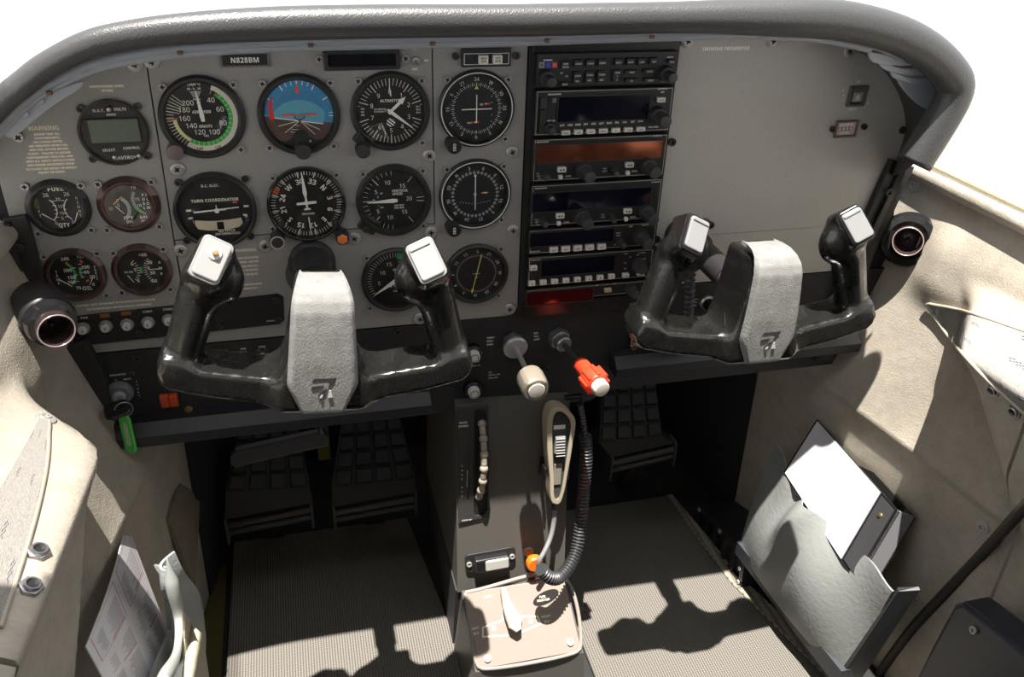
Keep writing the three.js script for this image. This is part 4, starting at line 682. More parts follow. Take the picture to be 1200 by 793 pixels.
// ---------------------------------------------------------------- lower panel
const LX0 = -0.26, LY0 = Y(-0.665), LW = 0.44, LH = 0.16;
const printLow = printSheet(LX0, LY0, LW, LH, 3800, '#252527', (put, line) => {
  const o = { col: '#fbf9f2' };
  put(138, 439, 'MAGNETOS', 2.1, o); put(122, 448, 'R', 2, o); put(136, 445, 'L', 2, o); put(149, 444, 'BOTH', 2, o); 'START'.split('').forEach((s, i) => put(160 + i * 0.8, 447 + i * 4.2, s, 1.9, o)); 'OFF'.split('').forEach((s, i) => put(116 - i * 0.4, 453 + i * 4.2, s, 1.9, o));
  line([[118, 442], [118, 439], [125, 438.5]], 0.4, '#cfccc2'); line([[151, 436.5], [157, 436], [157, 439.5]], 0.4, '#cfccc2'); line([[124, 450], [131, 453]], 0.4, '#cfccc2'); line([[150, 449], [146, 453]], 0.4, '#cfccc2'); line([[118, 460], [126, 460]], 0.4, '#cfccc2');
  put(219, 418, 'AP', 2.0, o); put(240, 416.5, 'INST', 2.0, o); put(264, 411, 'AVN', 2.0, o); put(264, 415, 'BUS 1', 2.0, o); put(285, 408.5, 'AVN', 2.0, o); put(285, 412.5, 'BUS 2', 2.0, o); put(307, 406, 'TURN', 2.0, o); put(307, 410, 'COORD', 2.0, o);
  put(200, 475, 'ALT BAT', 1.8, o); put(229, 480, 'UP', 1.8, o); put(249, 479, 'OFF', 1.8, o);
  put(548, 385.5, 'PED LT', 1.9, { ...o, align: 'center' }); put(550, 390, 'PNL LT', 1.9, o);
});
const CX0 = 0.165, CY0 = Y(-0.665), CW = 0.6, CH = 0.185;
const printMid = printSheet(CX0, CY0, CW, CH, 3300, '#232325', (put) => {
  const o = { col: '#fbf9f2', align: 'left' };
  ['THROT', 'PUSH', 'OPEN'].forEach((s, i) => put(570.5, 396.5 + i * 4, s, 2.0, o)); ['MIX', 'PULL', 'LEAN'].forEach((s, i) => put(625.5, 391 + i * 3.6, s, 2.0, o)); ['ALT', 'STATIC AIR', 'PULL ON'].forEach((s, i) => put(572.5, 436.5 + i * 3.4, s, 1.9, o));
  put(550, 425, 'RADIO LT', 1.9, o); put(552, 429, 'STALL LT', 1.9, o); put(732, 418, 'AVOID SLIPS WITH', 1.9, { ...o, rot: 0 }); put(732, 421.5, 'FLAPS EXTENDED', 1.9, o); put(811, 351, 'CABIN HT', 1.9, o); put(812, 354.5, 'PULL', 1.9, o); put(813, 358, 'ON', 1.9, o);
});
const lowMat = new THREE.MeshStandardMaterial({ map: printLow, roughness: 0.6, bumpMap: rep(NZ_FINE, 18, 7), bumpScale: 0.0003 });
const midMat = new THREE.MeshStandardMaterial({ map: printMid, roughness: 0.6, bumpMap: rep(NZ_FINE, 24, 7), bumpScale: 0.0003 });
const lower = thing('lower_panel', 'black lower switch panel with a sloping edge rail below the grey instrument panel', 'panel');
const seamX = 0.17;
{ let g = slab(shapeOf([[-0.25, Y(-0.64)], [seamX - 0.0005, Y(-0.64)], [seamX - 0.0005, Y(-0.507)], [-0.25, Y(-0.507)]]), 0.004, -0.004, 0.0005); part('plate', uvRect(g, LX0, LY0, LW, LH), lowMat, lower);
  const cb = pz(525, 462), cr = pz(705, 445);
  g = slab(shapeOf([[seamX + 0.0005, Y(-0.507)], [seamX + 0.0005, Y(-0.628)], [cb.x + 0.012, Y(-0.648)], [cr.x - 0.012, Y(-0.648)], [cr.x + 0.008, Y(-0.633)], [0.75, Y(-0.633)], [0.765, Y(-0.4835)], [0.2, Y(-0.4835)]]), 0.004, -0.0045, 0.0005); part('plate', uvRect(g, CX0, CY0, CW, CH), midMat, lower); }
// bevelled edge rails
function rail(ax, bx, yTop, yBot, zf) {
  const s = shapeOf([[0, yTop], [zf * 0.55, yTop], [zf, yTop - (yTop - yBot) * 0.45], [zf, yBot + 0.002], [zf - 0.002, yBot], [-0.02, yBot], [-0.02, yTop - 0.01]]);
  const g = new THREE.ExtrudeGeometry(s, { depth: bx - ax, bevelEnabled: true, bevelThickness: 0.0012, bevelSize: 0.0012, bevelOffset: -0.0012, bevelSegments: 2 });
  g.applyMatrix4(new THREE.Matrix4().makeBasis(V(0, 0, 1), V(0, 1, 0), V(-1, 0, 0)).setPosition(bx, 0, 0)); part('edge_rail', g, std(0.021, 0.022, 0.027, 0.38, { bumpMap: rep(NZ_FINE, 30), bumpScale: 0.0002 }), lower);
}
{ const a = pz(112, 531, 0.03); rail(-0.242, pz(505, 470, 0.03).x, a.y + 0.026, a.y, 0.03); const b = pz(960, 418, 0.03); rail(pz(722, 450, 0.03).x, 0.735, b.y + 0.026, b.y, 0.03); }
// black end cheek on the left
part('end_cheek', slab(shapeOf([[60, 416], [99, 398], [122, 440], [137, 502], [108, 514], [84, 490], [68, 450]].map(([a, b]) => { const p = pz(a, b, 0.012); return [p.x, p.y]; })), 0.016, -0.004, 0.003), M.vinylBlack, lower, 'black moulded end cheek');
{ const p = pz(975, 400, 0.02); part('end_foot', T(rbox(0.03, 0.05, 0.03, 0.006), p.x - 0.002, p.y - 0.01, 0.005), M.vinylBlack, lower, 'black moulded foot'); screw(lower, p.x - 0.006, p.y - 0.008, 0.02, M.screw); }
for (const [x, y] of [[161, 419], [115, 422], [173, 492], [130, 497], [466, 388], [640, 432]]) { const p = pz(x, y); screw(lower, p.x, p.y, 0.0002, M.screwDark, true); }
// circuit breaker strip on the grey panel
function breaker(parent, px, py, ox, oy, txt, ring = M.grey) {
  const p = pz(px, py); const c = part('circuit_breaker', T(turn([[0, 0], [0.0072, 0], [0.0072, 0.002], [0.006, 0.004], [0.0054, 0.0042], [0, 0.0042]], 26), p.x - ox, p.y - oy, 0.0016), ring, parent);
  part('push_cap', T(cylz(0.0046, 0.0044, 0, 0.0058, 22), p.x - ox, p.y - oy, 0.0042), M.button, c); if (txt) legend(c, 0.0062, 0.0062, p.x - ox, p.y - oy, 0.0103, '#cfccc4', (x, k) => mmText(x, k, txt, 3.1, 3.3, 3.2, '#444'));
}
{
  const poly = [[80, 371], [112, 367], [325, 343.5], [332, 347], [333.5, 374], [328, 379], [90, 405]].map(([a, b]) => { const p = pz(a, b); return [p.x, p.y]; });
  const t = thing('circuit_breaker_strip', 'black strip of round white circuit breakers labelled FAN and COM1', 'breaker strip', V(0, 0, 0.0002));
  const xs = poly.map((p) => p[0]), ys = poly.map((p) => p[1]), x0 = Math.min(...xs), y0 = Math.min(...ys), w = Math.max(...xs) - x0, h = Math.max(...ys) - y0;
  const g = uvRect(slab(shapeOf(poly), 0.0014, 0, 0.0003), x0, y0, w, h);
  part('plate', g, new THREE.MeshStandardMaterial({ roughness: 0.55, map: printSheet(x0, y0, w, h, 3800, '#1f1f20', (put, line, c) => {
    const o = { col: '#e6e4dd' }; put(99, 371.5, 'FAN', 2.4, o); put(173, 364, 'COM1', 2.4, o); put(197, 361.5, 'COM2', 2.4, o); put(317, 375, 'CESSNA', 1.6, o);
    for (const [x, y] of [[123, 369], [148, 366.3]]) { const p = pz(x, y); c.fillStyle = '#9a5a1c'; c.fillRect((p.x - x0 - 0.005) * 3800, (y0 + h - p.y - 0.0024) * 3800, 38, 18); }
  }) }), t);
  [[98, 383, '5'], [124.5, 380.5, '5'], [149.5, 378.5, '5'], [174, 376, '5'], [198, 373, '5'], [221, 371, '5'], [243.5, 368.5, '5']].forEach(([x, y, s]) => breaker(t, x, y, 0, 0, s));
  for (const [x, y] of [[159, 365], [163.5, 389], [258, 381], [254, 357], [90, 396], [323, 350.5], [326, 373.5]]) { const p = pz(x, y); screw(t, p.x, p.y, 0.0014, M.screwDark); }
}
{
  const t = thing('circuit_breaker_row', 'row of dark circuit breakers partly hidden behind the yoke bar, labelled AVN BUS', 'breakers', V(0, 0, -0.0013));
  for (const [x, y] of [[222, 424], [242, 422], [264, 420], [285, 418], [308, 415]]) breaker(t, x, y, 0, 0, '', M.bezel);
}
{ // ignition switch, key and green tag
  const p = pz(141, 459); const t = thing('ignition_switch', 'round grey magneto ignition switch at the outer end of the lower panel', 'switch', V(p.x, p.y, 0.0002));
  part('escutcheon', toCreasedNormals(turn([[0, 0], [0.0145, 0], [0.0145, 0.002], [0.013, 0.006], [0.011, 0.0075], [0, 0.0075]], 40), 0.6), std(0.16, 0.165, 0.175, 0.4), t); part('lock_barrel', T(turn([[0, 0.007], [0.0075, 0.007], [0.0072, 0.012], [0.005, 0.0125], [0, 0.0118]], 30), 0, 0, 0), M.screw, t);
  const k = thing('ignition_key', 'ignition key with a black plastic head turned downwards in the lock', 'key', V(p.x, p.y, 0.0128));
  part('blade', box(0.0065, 0.0018, 0.014, 0, 0, 0.004), M.steel, k); part('key_head', T(slab(roundRect(0.028, 0.02, 0.008), 0.005, -0.0025, 0.0015), 0.0, -0.004, 0.018, -1.0, 0, 0.25), M.bezelGloss, k);
  const q = pz(145, 480, 0.03); const ringG = T(new THREE.TorusGeometry(0.0095, 0.0008, 8, 40), q.x, q.y, 0.03, 0, 0.3, 0);
  const tag = thing('key_tag', 'bright green plastic key tag hanging from a split ring', 'key tag', V(0, 0, 0)); part('split_ring', ringG, M.steel, tag);
  const a = pz(145, 485, 0.031), b = pz(154.5, 531, 0.034), mid = a.clone().lerp(b, 0.5), ang = Math.atan2(b.y - a.y, b.x - a.x) + Math.PI / 2, L = a.distanceTo(b);
  const tagS = roundRect(0.0145, L, 0.007); tagS.holes.push(roundRect(0.006, L * 0.6, 0.0015));
  const tb = part('tag_body', T(slab(tagS, 0.004, -0.002, 0.0012), mid.x, mid.y, mid.z, 0, -0.5, ang), std(0.09, 0.62, 0.09, 0.3), tag); part('tag_insert', T(slab(roundRect(0.0068, L * 0.62, 0.001), 0.0016, -0.0008), mid.x, mid.y, mid.z, 0, -0.5, ang), std(0.6, 0.62, 0.52, 0.4), tb, 'white paper insert');
}
{
  const p = pz(199, 466.5); const t = thing('master_switch', 'red split rocker master switch under the corner of the yoke', 'switch', V(p.x, p.y, 0.0002));
  part('frame', slab(roundRect(0.022, 0.02, 0.001), 0.003, 0, 0.0006), M.bezel, t); for (const s of [-1, 1]) part('rocker', T(rbox(0.0095, 0.017, 0.006, 0.001), s * 0.005, 0, 0.0045, 0.15), std(0.62, 0.07, 0.015, 0.4), t);
}
{
  const p = pz(221, 479); const t = thing('toggle_switch', 'brass toggle switch lever peeping out under the pilot yoke', 'switch', V(p.x, p.y, 0.0002));
  part('bushing', cylz(0.005, 0.0048, 0, 0.003, 6), M.brass, t); part('lever', T(turn([[0, 0.002], [0.0016, 0.002], [0.002, 0.012], [0.0026, 0.016], [0.0016, 0.0182], [0, 0.0184]], 18), 0, 0, 0, 0.5), M.brass, t);
}
for (const [x, y, n] of [[553, 411, 'upper'], [553, 453, 'lower']]) {
  const p = pz(x, y); const t = thing('dimmer_knob', n === 'upper' ? 'grey capped lighting knob beside the throttle lettering' : 'grey capped lighting knob above the pedestal corner, below the STALL LT lettering', 'knob', V(p.x, p.y, 0.0002));
  part('collar', toCreasedNormals(turn([[0, 0], [0.0118, 0], [0.0115, 0.008], [0.0085, 0.0098], [0, 0.01]], 36), 0.5), M.bezelGloss, t); part('cap', T(cylz(0.0078, 0.007, 0.008, 0.018, 30, 0.001), 0, 0, 0), M.button, t); part('cap_ring', T(new THREE.TorusGeometry(0.005, 0.0008, 8, 30), 0, 0, 0.018), M.grey, t);
}
// ---------------------------------------------------------------- engine controls
function alongAxis(a, b) { return new THREE.Matrix4().compose(a, new THREE.Quaternion().setFromUnitVectors(V(0, 0, 1), b.clone().sub(a).normalize()), V(1, 1, 1)); }
{
  const a = pz(600, 399), b = pz(629, 458, 0.105), m = alongAxis(a, b), L = a.distanceTo(b), ap = (g) => g.applyMatrix4(m);
  const t = thing('throttle_control', 'push-pull throttle with a tan cylinder knob and pale end face', 'control');
  part('hex_nut', ap(T(cylz(0.0135, 0.013, 0, 0.011, 6, 0.0012), 0, 0, 0)), M.steel, t); part('friction_disc', ap(toCreasedNormals(turn([[0, 0.012], [0.0145, 0.012], [0.0155, 0.0135], [0.0155, 0.017], [0.0135, 0.019], [0, 0.019]], 40), 0.6)), std(0.5, 0.5, 0.5, 0.35, { metalness: 0.5 }), t);
  part('rod', ap(cylz(0.0032, 0.0032, 0.015, L - 0.02, 16)), M.screw, t);
  part('knob', ap(toCreasedNormals(turn([[0, L - 0.034], [0.01, L - 0.034], [0.0155, L - 0.03], [0.0168, L - 0.024], [0.0165, L - 0.006], [0.0145, L - 0.001], [0.0115, L], [0.0115, L - 0.004], [0, L - 0.004]], 44), 0.7)), std(0.2, 0.175, 0.14, 0.35), t, 'tan cylinder knob');
  part('end_button', ap(cylz(0.0108, 0.0104, L - 0.006, L + 0.001, 36, 0.001)), std(0.66, 0.62, 0.55, 0.4), t, 'pale end button');
}
{
  const a = pz(653, 394), b = pz(702, 452, 0.11), m = alongAxis(a, b), L = a.distanceTo(b), ap = (g) => g.applyMatrix4(m);
  const t = thing('mixture_control', 'glowing red vernier mixture knob with a white push button end', 'control');
  part('hex_nut', ap(cylz(0.0145, 0.014, 0, 0.011, 6, 0.0012)), M.steel, t); part('collar', ap(toCreasedNormals(turn([[0, 0.011], [0.0108, 0.011], [0.0105, 0.02], [0.009, 0.0215], [0, 0.0215]], 36), 0.6)), M.steel, t); part('rod', ap(cylz(0.0036, 0.0036, 0.015, L - 0.03, 16)), M.knob, t);
  const red = phys(0.9, 0.07, 0.02, 0.45, { transmission: 0.35, thickness: 0 });
  const g = [turn([[0, L - 0.05], [0.0075, L - 0.05], [0.0095, L - 0.047], [0.0098, L - 0.028], [0.0135, L - 0.022], [0.0145, L - 0.018], [0.0145, L - 0.004], [0.0125, L - 0.001], [0.01, L - 0.001], [0.01, L - 0.004], [0, L - 0.004]], 40)];
  for (let i = 0; i < 8; i++) { const q = i / 8 * Math.PI * 2; g.push(T(rbox(0.0045, 0.003, 0.02, 0.001), Math.cos(q) * 0.0148, Math.sin(q) * 0.0148, L - 0.0125, 0, 0, q + Math.PI / 2)); }
  part('knob', ap(join(g)), red, t, 'red vernier knob'); part('push_button', ap(cylz(0.0105, 0.0098, L - 0.006, L + 0.009, 36, 0.0014)), std(0.72, 0.68, 0.6, 0.4), t, 'white push button');
}
{
  const p = pz(749, 388); const t = thing('flap_switch_plate', 'narrow black WING FLAPS plate half hidden by the yoke horn', 'plate', V(p.x, p.y, 0.0002));
  part('plate', slab(roundRect(0.028, 0.05, 0.001), 0.002, 0, 0.0005), M.black, t);
  part('lettering', facePlane(0.026, 0.048, 0, 0, 0.0021), faceMat(0.026, 0.048, 7000, '#161617', (c, k) => { 'WING FLAPS'.split('').forEach((s, i) => mmText(c, k, s, 3.2, 5 + i * 4.2, 2.6)); ['UP', '10', '20', 'FULL'].forEach((s, i) => mmText(c, k, s, 9, 5 + i * 12, 2.4)); }), t);
  part('flap_lever', T(rbox(0.012, 0.007, 0.02, 0.002), 0.006, -0.006, 0.012), M.white, t); screw(t, -0.006, 0.0215, 0.002, std(0.2, 0.1, 0.07, 0.5)); screw(t, -0.006, -0.0215, 0.002, std(0.2, 0.1, 0.07, 0.5));
}
{
  const p = pz(827, 353); const t = thing('cabin_heat_knob', 'black pull knob in a chrome collar behind the second yoke', 'knob', V(p.x, p.y, 0.0002));
  part('collar', toCreasedNormals(turn([[0.0, 0], [0.0105, 0], [0.0105, 0.006], [0.009, 0.008], [0.007, 0.0078], [0, 0.0065]], 36), 0.6), M.steel, t); part('knob', T(cylz(0.0078, 0.0074, 0.006, 0.024, 30, 0.0012), 0, 0, 0), M.bezelGloss, t);
}
// ---------------------------------------------------------------- control yokes
function sdPoly(p, x, y) {
  let d = 1e9, s = 1; const n = p.length;
  for (let i = 0, j = n - 1; i < n; j = i++) {
    const ex = p[j][0] - p[i][0], ey = p[j][1] - p[i][1], wx = x - p[i][0], wy = y - p[i][1], t = Math.max(0, Math.min(1, (wx * ex + wy * ey) / (ex * ex + ey * ey))), bx = wx - ex * t, by = wy - ey * t;
    d = Math.min(d, bx * bx + by * by);
    const c1 = y >= p[i][1], c2 = y < p[j][1], c3 = ex * wy > ey * wx; if ((c1 && c2 && c3) || (!c1 && !c2 && !c3)) s = -s;
  }
  return s * Math.sqrt(d);
}
const smin = (a, b, k) => { const h = Math.max(k - Math.abs(a - b), 0) / k; return Math.min(a, b) - h * h * k * 0.25; };
const capsule = (x, y, z, a, b, ra, rb, zs = 1) => { const dx = b[0] - a[0], dy = b[1] - a[1], dz = b[2] - a[2], px = x - a[0], py = y - a[1], q = z - a[2]; const t = Math.max(0, Math.min(1, (px * dx + py * dy + q * dz) / (dx * dx + dy * dy + dz * dz))); return Math.hypot(px - dx * t, py - dy * t, (q - dz * t) / zs) - lerp(ra, rb, t); };
function marched(sdf, c, hs, res, maxPoly = 260000) {               // c, hs in mm; result in metres
  const mc = new MarchingCubes(res, M.black, false, false, maxPoly); mc.isolation = 0; const f = mc.field, n = res, h2 = res / 2;
  for (let k = 0; k < n; k++) for (let j = 0; j < n; j++) for (let i = 0; i < n; i++) f[i + j * n + k * n * n] = -sdf(c[0] + (i - h2) / h2 * hs, c[1] + (j - h2) / h2 * hs, c[2] + (k - h2) / h2 * hs);
  mc.update(); const cnt = mc.count, pos = new Float32Array(cnt * 3);
  for (let i = 0; i < cnt; i++) for (let a = 0; a < 3; a++) pos[3 * i + a] = (c[a] + mc.positionArray[3 * i + a] * hs) / 1000;
  let g = new THREE.BufferGeometry(); g.setAttribute('position', new THREE.BufferAttribute(pos, 3)); g = mergeVertices(g, 1e-6);
  let vol = 0; const ix = g.index.array, P = g.attributes.position, A = V(), B = V(), D = V(); for (let i = 0; i < ix.length; i += 3) { A.fromBufferAttribute(P, ix[i]); B.fromBufferAttribute(P, ix[i + 1]); D.fromBufferAttribute(P, ix[i + 2]); vol += A.dot(B.cross(D)); }
  if (vol < 0) for (let i = 0; i < ix.length; i += 3) { const q = ix[i + 1]; ix[i + 1] = ix[i + 2]; ix[i + 2] = q; }
  g.computeVertexNormals(); return g;
}
const barPoly = [[-147, -17], [-145, -28], [-138, -35], [-100, -45], [-50, -54], [0, -57.5], [50, -54], [100, -45], [138, -35], [145, -28], [147, -17], [140, -2], [124, -8], [108, -16], [40, -27], [-40, -27], [-108, -16], [-124, -8], [-140, -2]];
const HEAD = { c: [96, 90, -8], a: 27 * RAD, p: -30 * RAD };
const headM = new THREE.Matrix4().makeRotationZ(HEAD.a).multiply(new THREE.Matrix4().makeRotationX(HEAD.p)), headI = headM.clone().invert(), hv = V();
function yokeSdf(x, y, z) {
  const ax = Math.abs(x);
  const ys = y + Math.min(0, z) * 0.12; let w0 = sdPoly(barPoly, x, ys) + 5, w1 = Math.abs(z + 23) - 23 + 5; let d = Math.min(Math.max(w0, w1), 0) + Math.hypot(Math.max(w0, 0), Math.max(w1, 0)) - 5;
  d = smin(d, capsule(ax, y, z, [129, -18, -24], [104, 66, -24], 17, 18.5, 1.15), 9);
  hv.set(ax - HEAD.c[0], y - HEAD.c[1], z - HEAD.c[2]).applyMatrix4(headI);
  const qx = Math.abs(hv.x) - 14.5 + 5, qy = Math.abs(hv.y) - 21 + 5, qz = Math.abs(hv.z + 6) - 15 + 5; d = smin(d, Math.hypot(Math.max(qx, 0), Math.max(qy, 0), Math.max(qz, 0)) + Math.min(Math.max(qx, qy, qz), 0) - 5, 10);
  const cx = (ax - 85) / 17, cy = (y - 68) / 23, cz = (z + 20) / 15, cl = Math.hypot(cx, cy, cz); d = smin(d, (cl - 1) * 15, 14);
  const hw = lerp(40, 23, Math.max(0, Math.min(1, (y + 45) / 105))); const bx = ax - hw + 5, by = Math.abs(y - 4) - 59 + 5, bz = Math.abs(z + 25) - 34 + 5;
  d = smin(d, Math.hypot(Math.max(bx, 0), Math.max(by, 0), Math.max(bz, 0)) + Math.min(Math.max(bx, by, bz), 0) - 5, 24);
  return d;
}
const yokeGeo = marched(yokeSdf, [0, 25, -20], 165, 132);
{ const p = yokeGeo.attributes.position, u = new Float32Array(p.count * 2); for (let i = 0; i < p.count; i++) { u[2 * i] = p.getX(i) * 6 + p.getZ(i) * 2; u[2 * i + 1] = p.getY(i) * 6 + p.getZ(i) * 4; } yokeGeo.setAttribute('uv', new THREE.BufferAttribute(u, 2)); }
const dustTex = canvas(1024, 1024, (c) => {                          // gloss black with dust specks and scratches
  c.fillStyle = '#171716'; c.fillRect(0, 0, 1024, 1024);
  for (let i = 0; i < 2600; i++) { const r = rnd(); c.fillStyle = `rgba(190,180,160,${0.1 + 0.4 * r * r})`; const s = 0.8 + rnd() * rnd() * 4; c.fillRect(rnd() * 1024, rnd() * 1024, s, s); }
  for (let i = 0; i < 90; i++) { c.strokeStyle = `rgba(200,195,185,${0.1 + rnd() * 0.25})`; c.lineWidth = 0.6 + rnd(); const x = rnd() * 1024, y = rnd() * 1024, a = rnd() * 6.3, l = 10 + rnd() * 60; c.beginPath(); c.moveTo(x, y); c.lineTo(x + Math.cos(a) * l, y + Math.sin(a) * l); c.stroke(); }
}); dustTex.wrapS = dustTex.wrapT = THREE.RepeatWrapping;
const yokeMat = new THREE.MeshPhysicalMaterial({ map: dustTex, roughness: 0.52, roughnessMap: rep(NZ_WEAR, 2), clearcoat: 0.6, clearcoatRoughness: 0.12 });
const padGrey = std(0.25, 0.248, 0.24, 0.75, { map: rep(NZ_COL, 0.9), bumpMap: rep(NZ_LEATHER, 1.7), bumpScale: 0.0005 });
const padGeo = (() => {                                            // grained hub cover, rolled back at the top
  const prof = [[-57, 12], [-54, 17], [-30, 19], [0, 21], [30, 21], [50, 20], [60, 16.5], [67, 10], [71, 0], [72, -14], [71, -30]], hw = (y) => y < -26 ? lerp(20, 33, (y + 57) / 31) : lerp(33, 27, (y + 26) / 98);
  const N = prof.length - 1, tuck = (s) => s > 5.5 ? 1 - 0.05 * (s - 5.5) ** 1.2 : 1;
  return sheet((u, v) => { const s = v * N, i = Math.min(N - 1, Math.floor(s)), f = s - i, y = lerp(prof[i][0], prof[i + 1][0], f), z = lerp(prof[i][1], prof[i + 1][1], f), x = 2 * u - 1; const e = Math.max(0, (Math.abs(x) - 0.86) / 0.14); return V(x * hw(y) * tuck(s) / 1000, y / 1000, (z - e * e * 7) / 1000); }, 28, 50, 0.004, [1, 2]);
})();
function yoke(px, roll, label, button, k = 0.98) {
  const t = thing('control_yoke', label, 'yoke', V(px, Y(-0.413), 0.205));
  const R = new THREE.Matrix4().makeRotationX(-4 * RAD).multiply(new THREE.Matrix4().makeRotationZ(roll * RAD)).multiply(new THREE.Matrix4().makeScale(k, k, k)), ap = (g) => g.clone().applyMatrix4(R);
  part('wheel_body', ap(yokeGeo), yokeMat, t, 'scuffed gloss black yoke moulding');
  const pad = part('hub_cover', ap(padGeo), padGrey, t, 'grey grained hub cover');
  const em = [[[-12, 6.5], [-10, 10.5], [9, 10.5], [14, 11], [12, 4.5], [5, -2], [7, 5], [5, 7]], [[-13, -2.5], [-12, 1], [0, 2], [-4, -1.5]], [[-6, -10], [-1, -4.5], [4, -2], [1, -7]]], rimHighlight = [[[-4, -14], [-1, -14], [-0.5, -10.5], [-2.5, -10.5]], [[5, -14], [10, -14], [10, -12], [8, -5], [6.5, -5]]];
  for (const [l, mt] of [[em, M.blackMatte], [rimHighlight, std(0.4, 0.39, 0.37, 0.6)]]) for (const e of l) part('emblem_stroke', ap(slab(shapeOf(e.map(([x, y]) => [x * 0.85 / 1000, (y * 0.85 - 24) / 1000])), 0.0012, 0.0190, 0.0002)), mt, pad);  // dark strokes for the engraving, pale strokes for its painted rim highlight
  for (const s of [-1, 1]) {
    const H = new THREE.Matrix4().makeScale(s, 1, 1); const base = new THREE.Matrix4().makeTranslation(s * HEAD.c[0] / 1000, HEAD.c[1] / 1000, HEAD.c[2] / 1000).multiply(new THREE.Matrix4().makeRotationZ(s * HEAD.a)).multiply(new THREE.Matrix4().makeRotationX(HEAD.p));
    const g = slab(roundRect(0.0232, 0.034, 0.004), 0.005, 0.0075, 0.0012).applyMatrix4(base); const cp = part('grip_cap', ap(g), button ? std(0.29, 0.288, 0.285, 0.4) : std(0.22, 0.22, 0.225, 0.38), t, 'pale grey grip cap');
    const fr = roundRect(0.0275, 0.0395, 0.006); fr.holes.push(roundRect(0.0242, 0.035, 0.0045)); part('cap_frame', ap(slab(fr, 0.004, 0.006, 0.001).applyMatrix4(base)), button ? std(0.24, 0.237, 0.235, 0.3) : M.bezelGloss, cp);  // buttoned yoke: caps and frames lightened to imitate sun overexposure
    if (s < 0 && button) { part('button_collar', ap(T(cylz(0.0068, 0.006, 0.012, 0.0145, 28), 0.0, 0.006, 0).applyMatrix4(base)), std(0.6, 0.58, 0.55, 0.35), cp); part('push_button', ap(T(cylz(0.0028, 0.0026, 0.0135, 0.018, 18), 0.0, 0.006, 0).applyMatrix4(base)), std(0.4, 0.2, 0.08, 0.4), cp, 'brown push button'); }
    else part('cap_ridge', ap(T(rbox(0.02, 0.003, 0.002, 0.0008), 0, 0.0135, 0.0128).applyMatrix4(base)), button ? std(0.29, 0.28, 0.27, 0.4) : std(0.22, 0.22, 0.225, 0.38), cp);
  }
  part('seam_trim', ap(sweep([[-141, -33], [-134, -37], [-100, -46], [-50, -55], [0, -58], [50, -55], [100, -46], [134, -37], [141, -33]].map(([x, y]) => V(x / 1000, y / 1000, -0.012)), 0.0012, 60, 6)), std(0.45, 0.38, 0.28, 0.4), t, 'thin beige edge piping');
  part('control_column', T(cylz(0.0135, 0.0135, -0.2, -0.03, 32), 0, 0, 0), phys(0.16, 0.085, 0.08, 0.3, { metalness: 0.4 }), t, 'dark bronze shaft');
  part('shaft_shade', T(cylz(0.0158, 0.0158, -0.17, -0.082, 32, 0.001), 0, 0, 0), std(0.025, 0.022, 0.024, 0.4), t, 'dark band painting shade on the shaft');  // dark band added where the shaft lies in shade
  part('panel_collar', T(toCreasedNormals(turn([[0.0137, 0], [0.026, 0], [0.026, 0.003], [0.0215, 0.008], [0.0195, 0.042], [0.0175, 0.048], [0.0137, 0.048]], 40), 0.5), 0, 0, -0.2048), std(0.03, 0.03, 0.031, 0.5), t, 'black stepped collar');
  return t;
}
yoke(0.007, -4.6, 'black control yoke with a grey hub cover and a brown button on one grip', true);
const y2 = yoke(0.458, -0.8, 'black control yoke with a grey hub cover and no buttons, beside the blank grey panel', false, 0.95);
{ // coiled microphone lead behind the second yoke
  const pts = [[826, 262, 0.012], [816, 285, 0.05], [809, 315, 0.055], [807, 345, 0.055], [806, 372, 0.05], [812, 395, 0.03], [815, 405, 0.004]].map(([a, b, z]) => pz(a, b, z));
  single('coiled_lead', sweep(pts, (u) => 0.0066 + 0.0013 * Math.cos(u * Math.PI * 2 * 34), 340, 12), std(0.03, 0.03, 0.033, 0.5), 'black coiled cable hanging behind the horn of the second yoke', 'cable');
}
// ---------------------------------------------------------------- centre pedestal
function hexa(f, b) {                                              // six-sided solid from front and back quads (TL, TR, BR, BL)
  const pos = [], q = (a, b2, c, d) => { for (const p of [a, d, c, a, c, b2]) pos.push(p.x, p.y, p.z); };
  q(f[0], f[1], f[2], f[3]); q(b[1], b[0], b[3], b[2]); q(b[0], b[1], f[1], f[0]); q(f[3], f[2], b[2], b[3]); q(b[0], f[0], f[3], b[3]); q(f[1], b[1], b[2], f[2]);
  const g = new THREE.BufferGeometry(); g.setAttribute('position', new THREE.Float32BufferAttribute(pos, 3)); g.computeVertexNormals(); return g;
}
const deep = (l, z) => l.map((p) => V(p.x, p.y, z));
const pTL = pz(534, 474, 0.012), pTR = pz(668, 465, 0.012), pBL = pz(536, 694, 0.052), pBR = pz(661, 676, 0.052);
const pU = pTR.clone().sub(pTL).normalize(), pN0 = pTR.clone().sub(pTL).cross(pTL.clone().sub(pBL)).normalize(), pN = pN0.z < 0 ? pN0.negate() : pN0, pV = pN.clone().cross(pU).normalize();
function onFace(px, py, off = 0) { const d = ray(px, py), c = camera.position, o = pTL.clone().addScaledVector(pN, off); return c.clone().addScaledVector(d, o.clone().sub(c).dot(pN) / d.dot(pN)); }
const pedM = (p, off = 0) => new THREE.Matrix4().makeBasis(pU, pV, pN).setPosition(p.clone().addScaledVector(pN, off));
const faceLocal = (px, py, off = 0) => { const p = onFace(px, py, off).sub(pTL); return [p.dot(pU), p.dot(pV)]; };
const onPed = (g, off = 0) => g.applyMatrix4(pedM(pTL, off));
const pedBlack = std(0.1, 0.094, 0.085, 0.5, { bumpMap: rep(NZ_FINE, 30), bumpScale: 0.0004 });
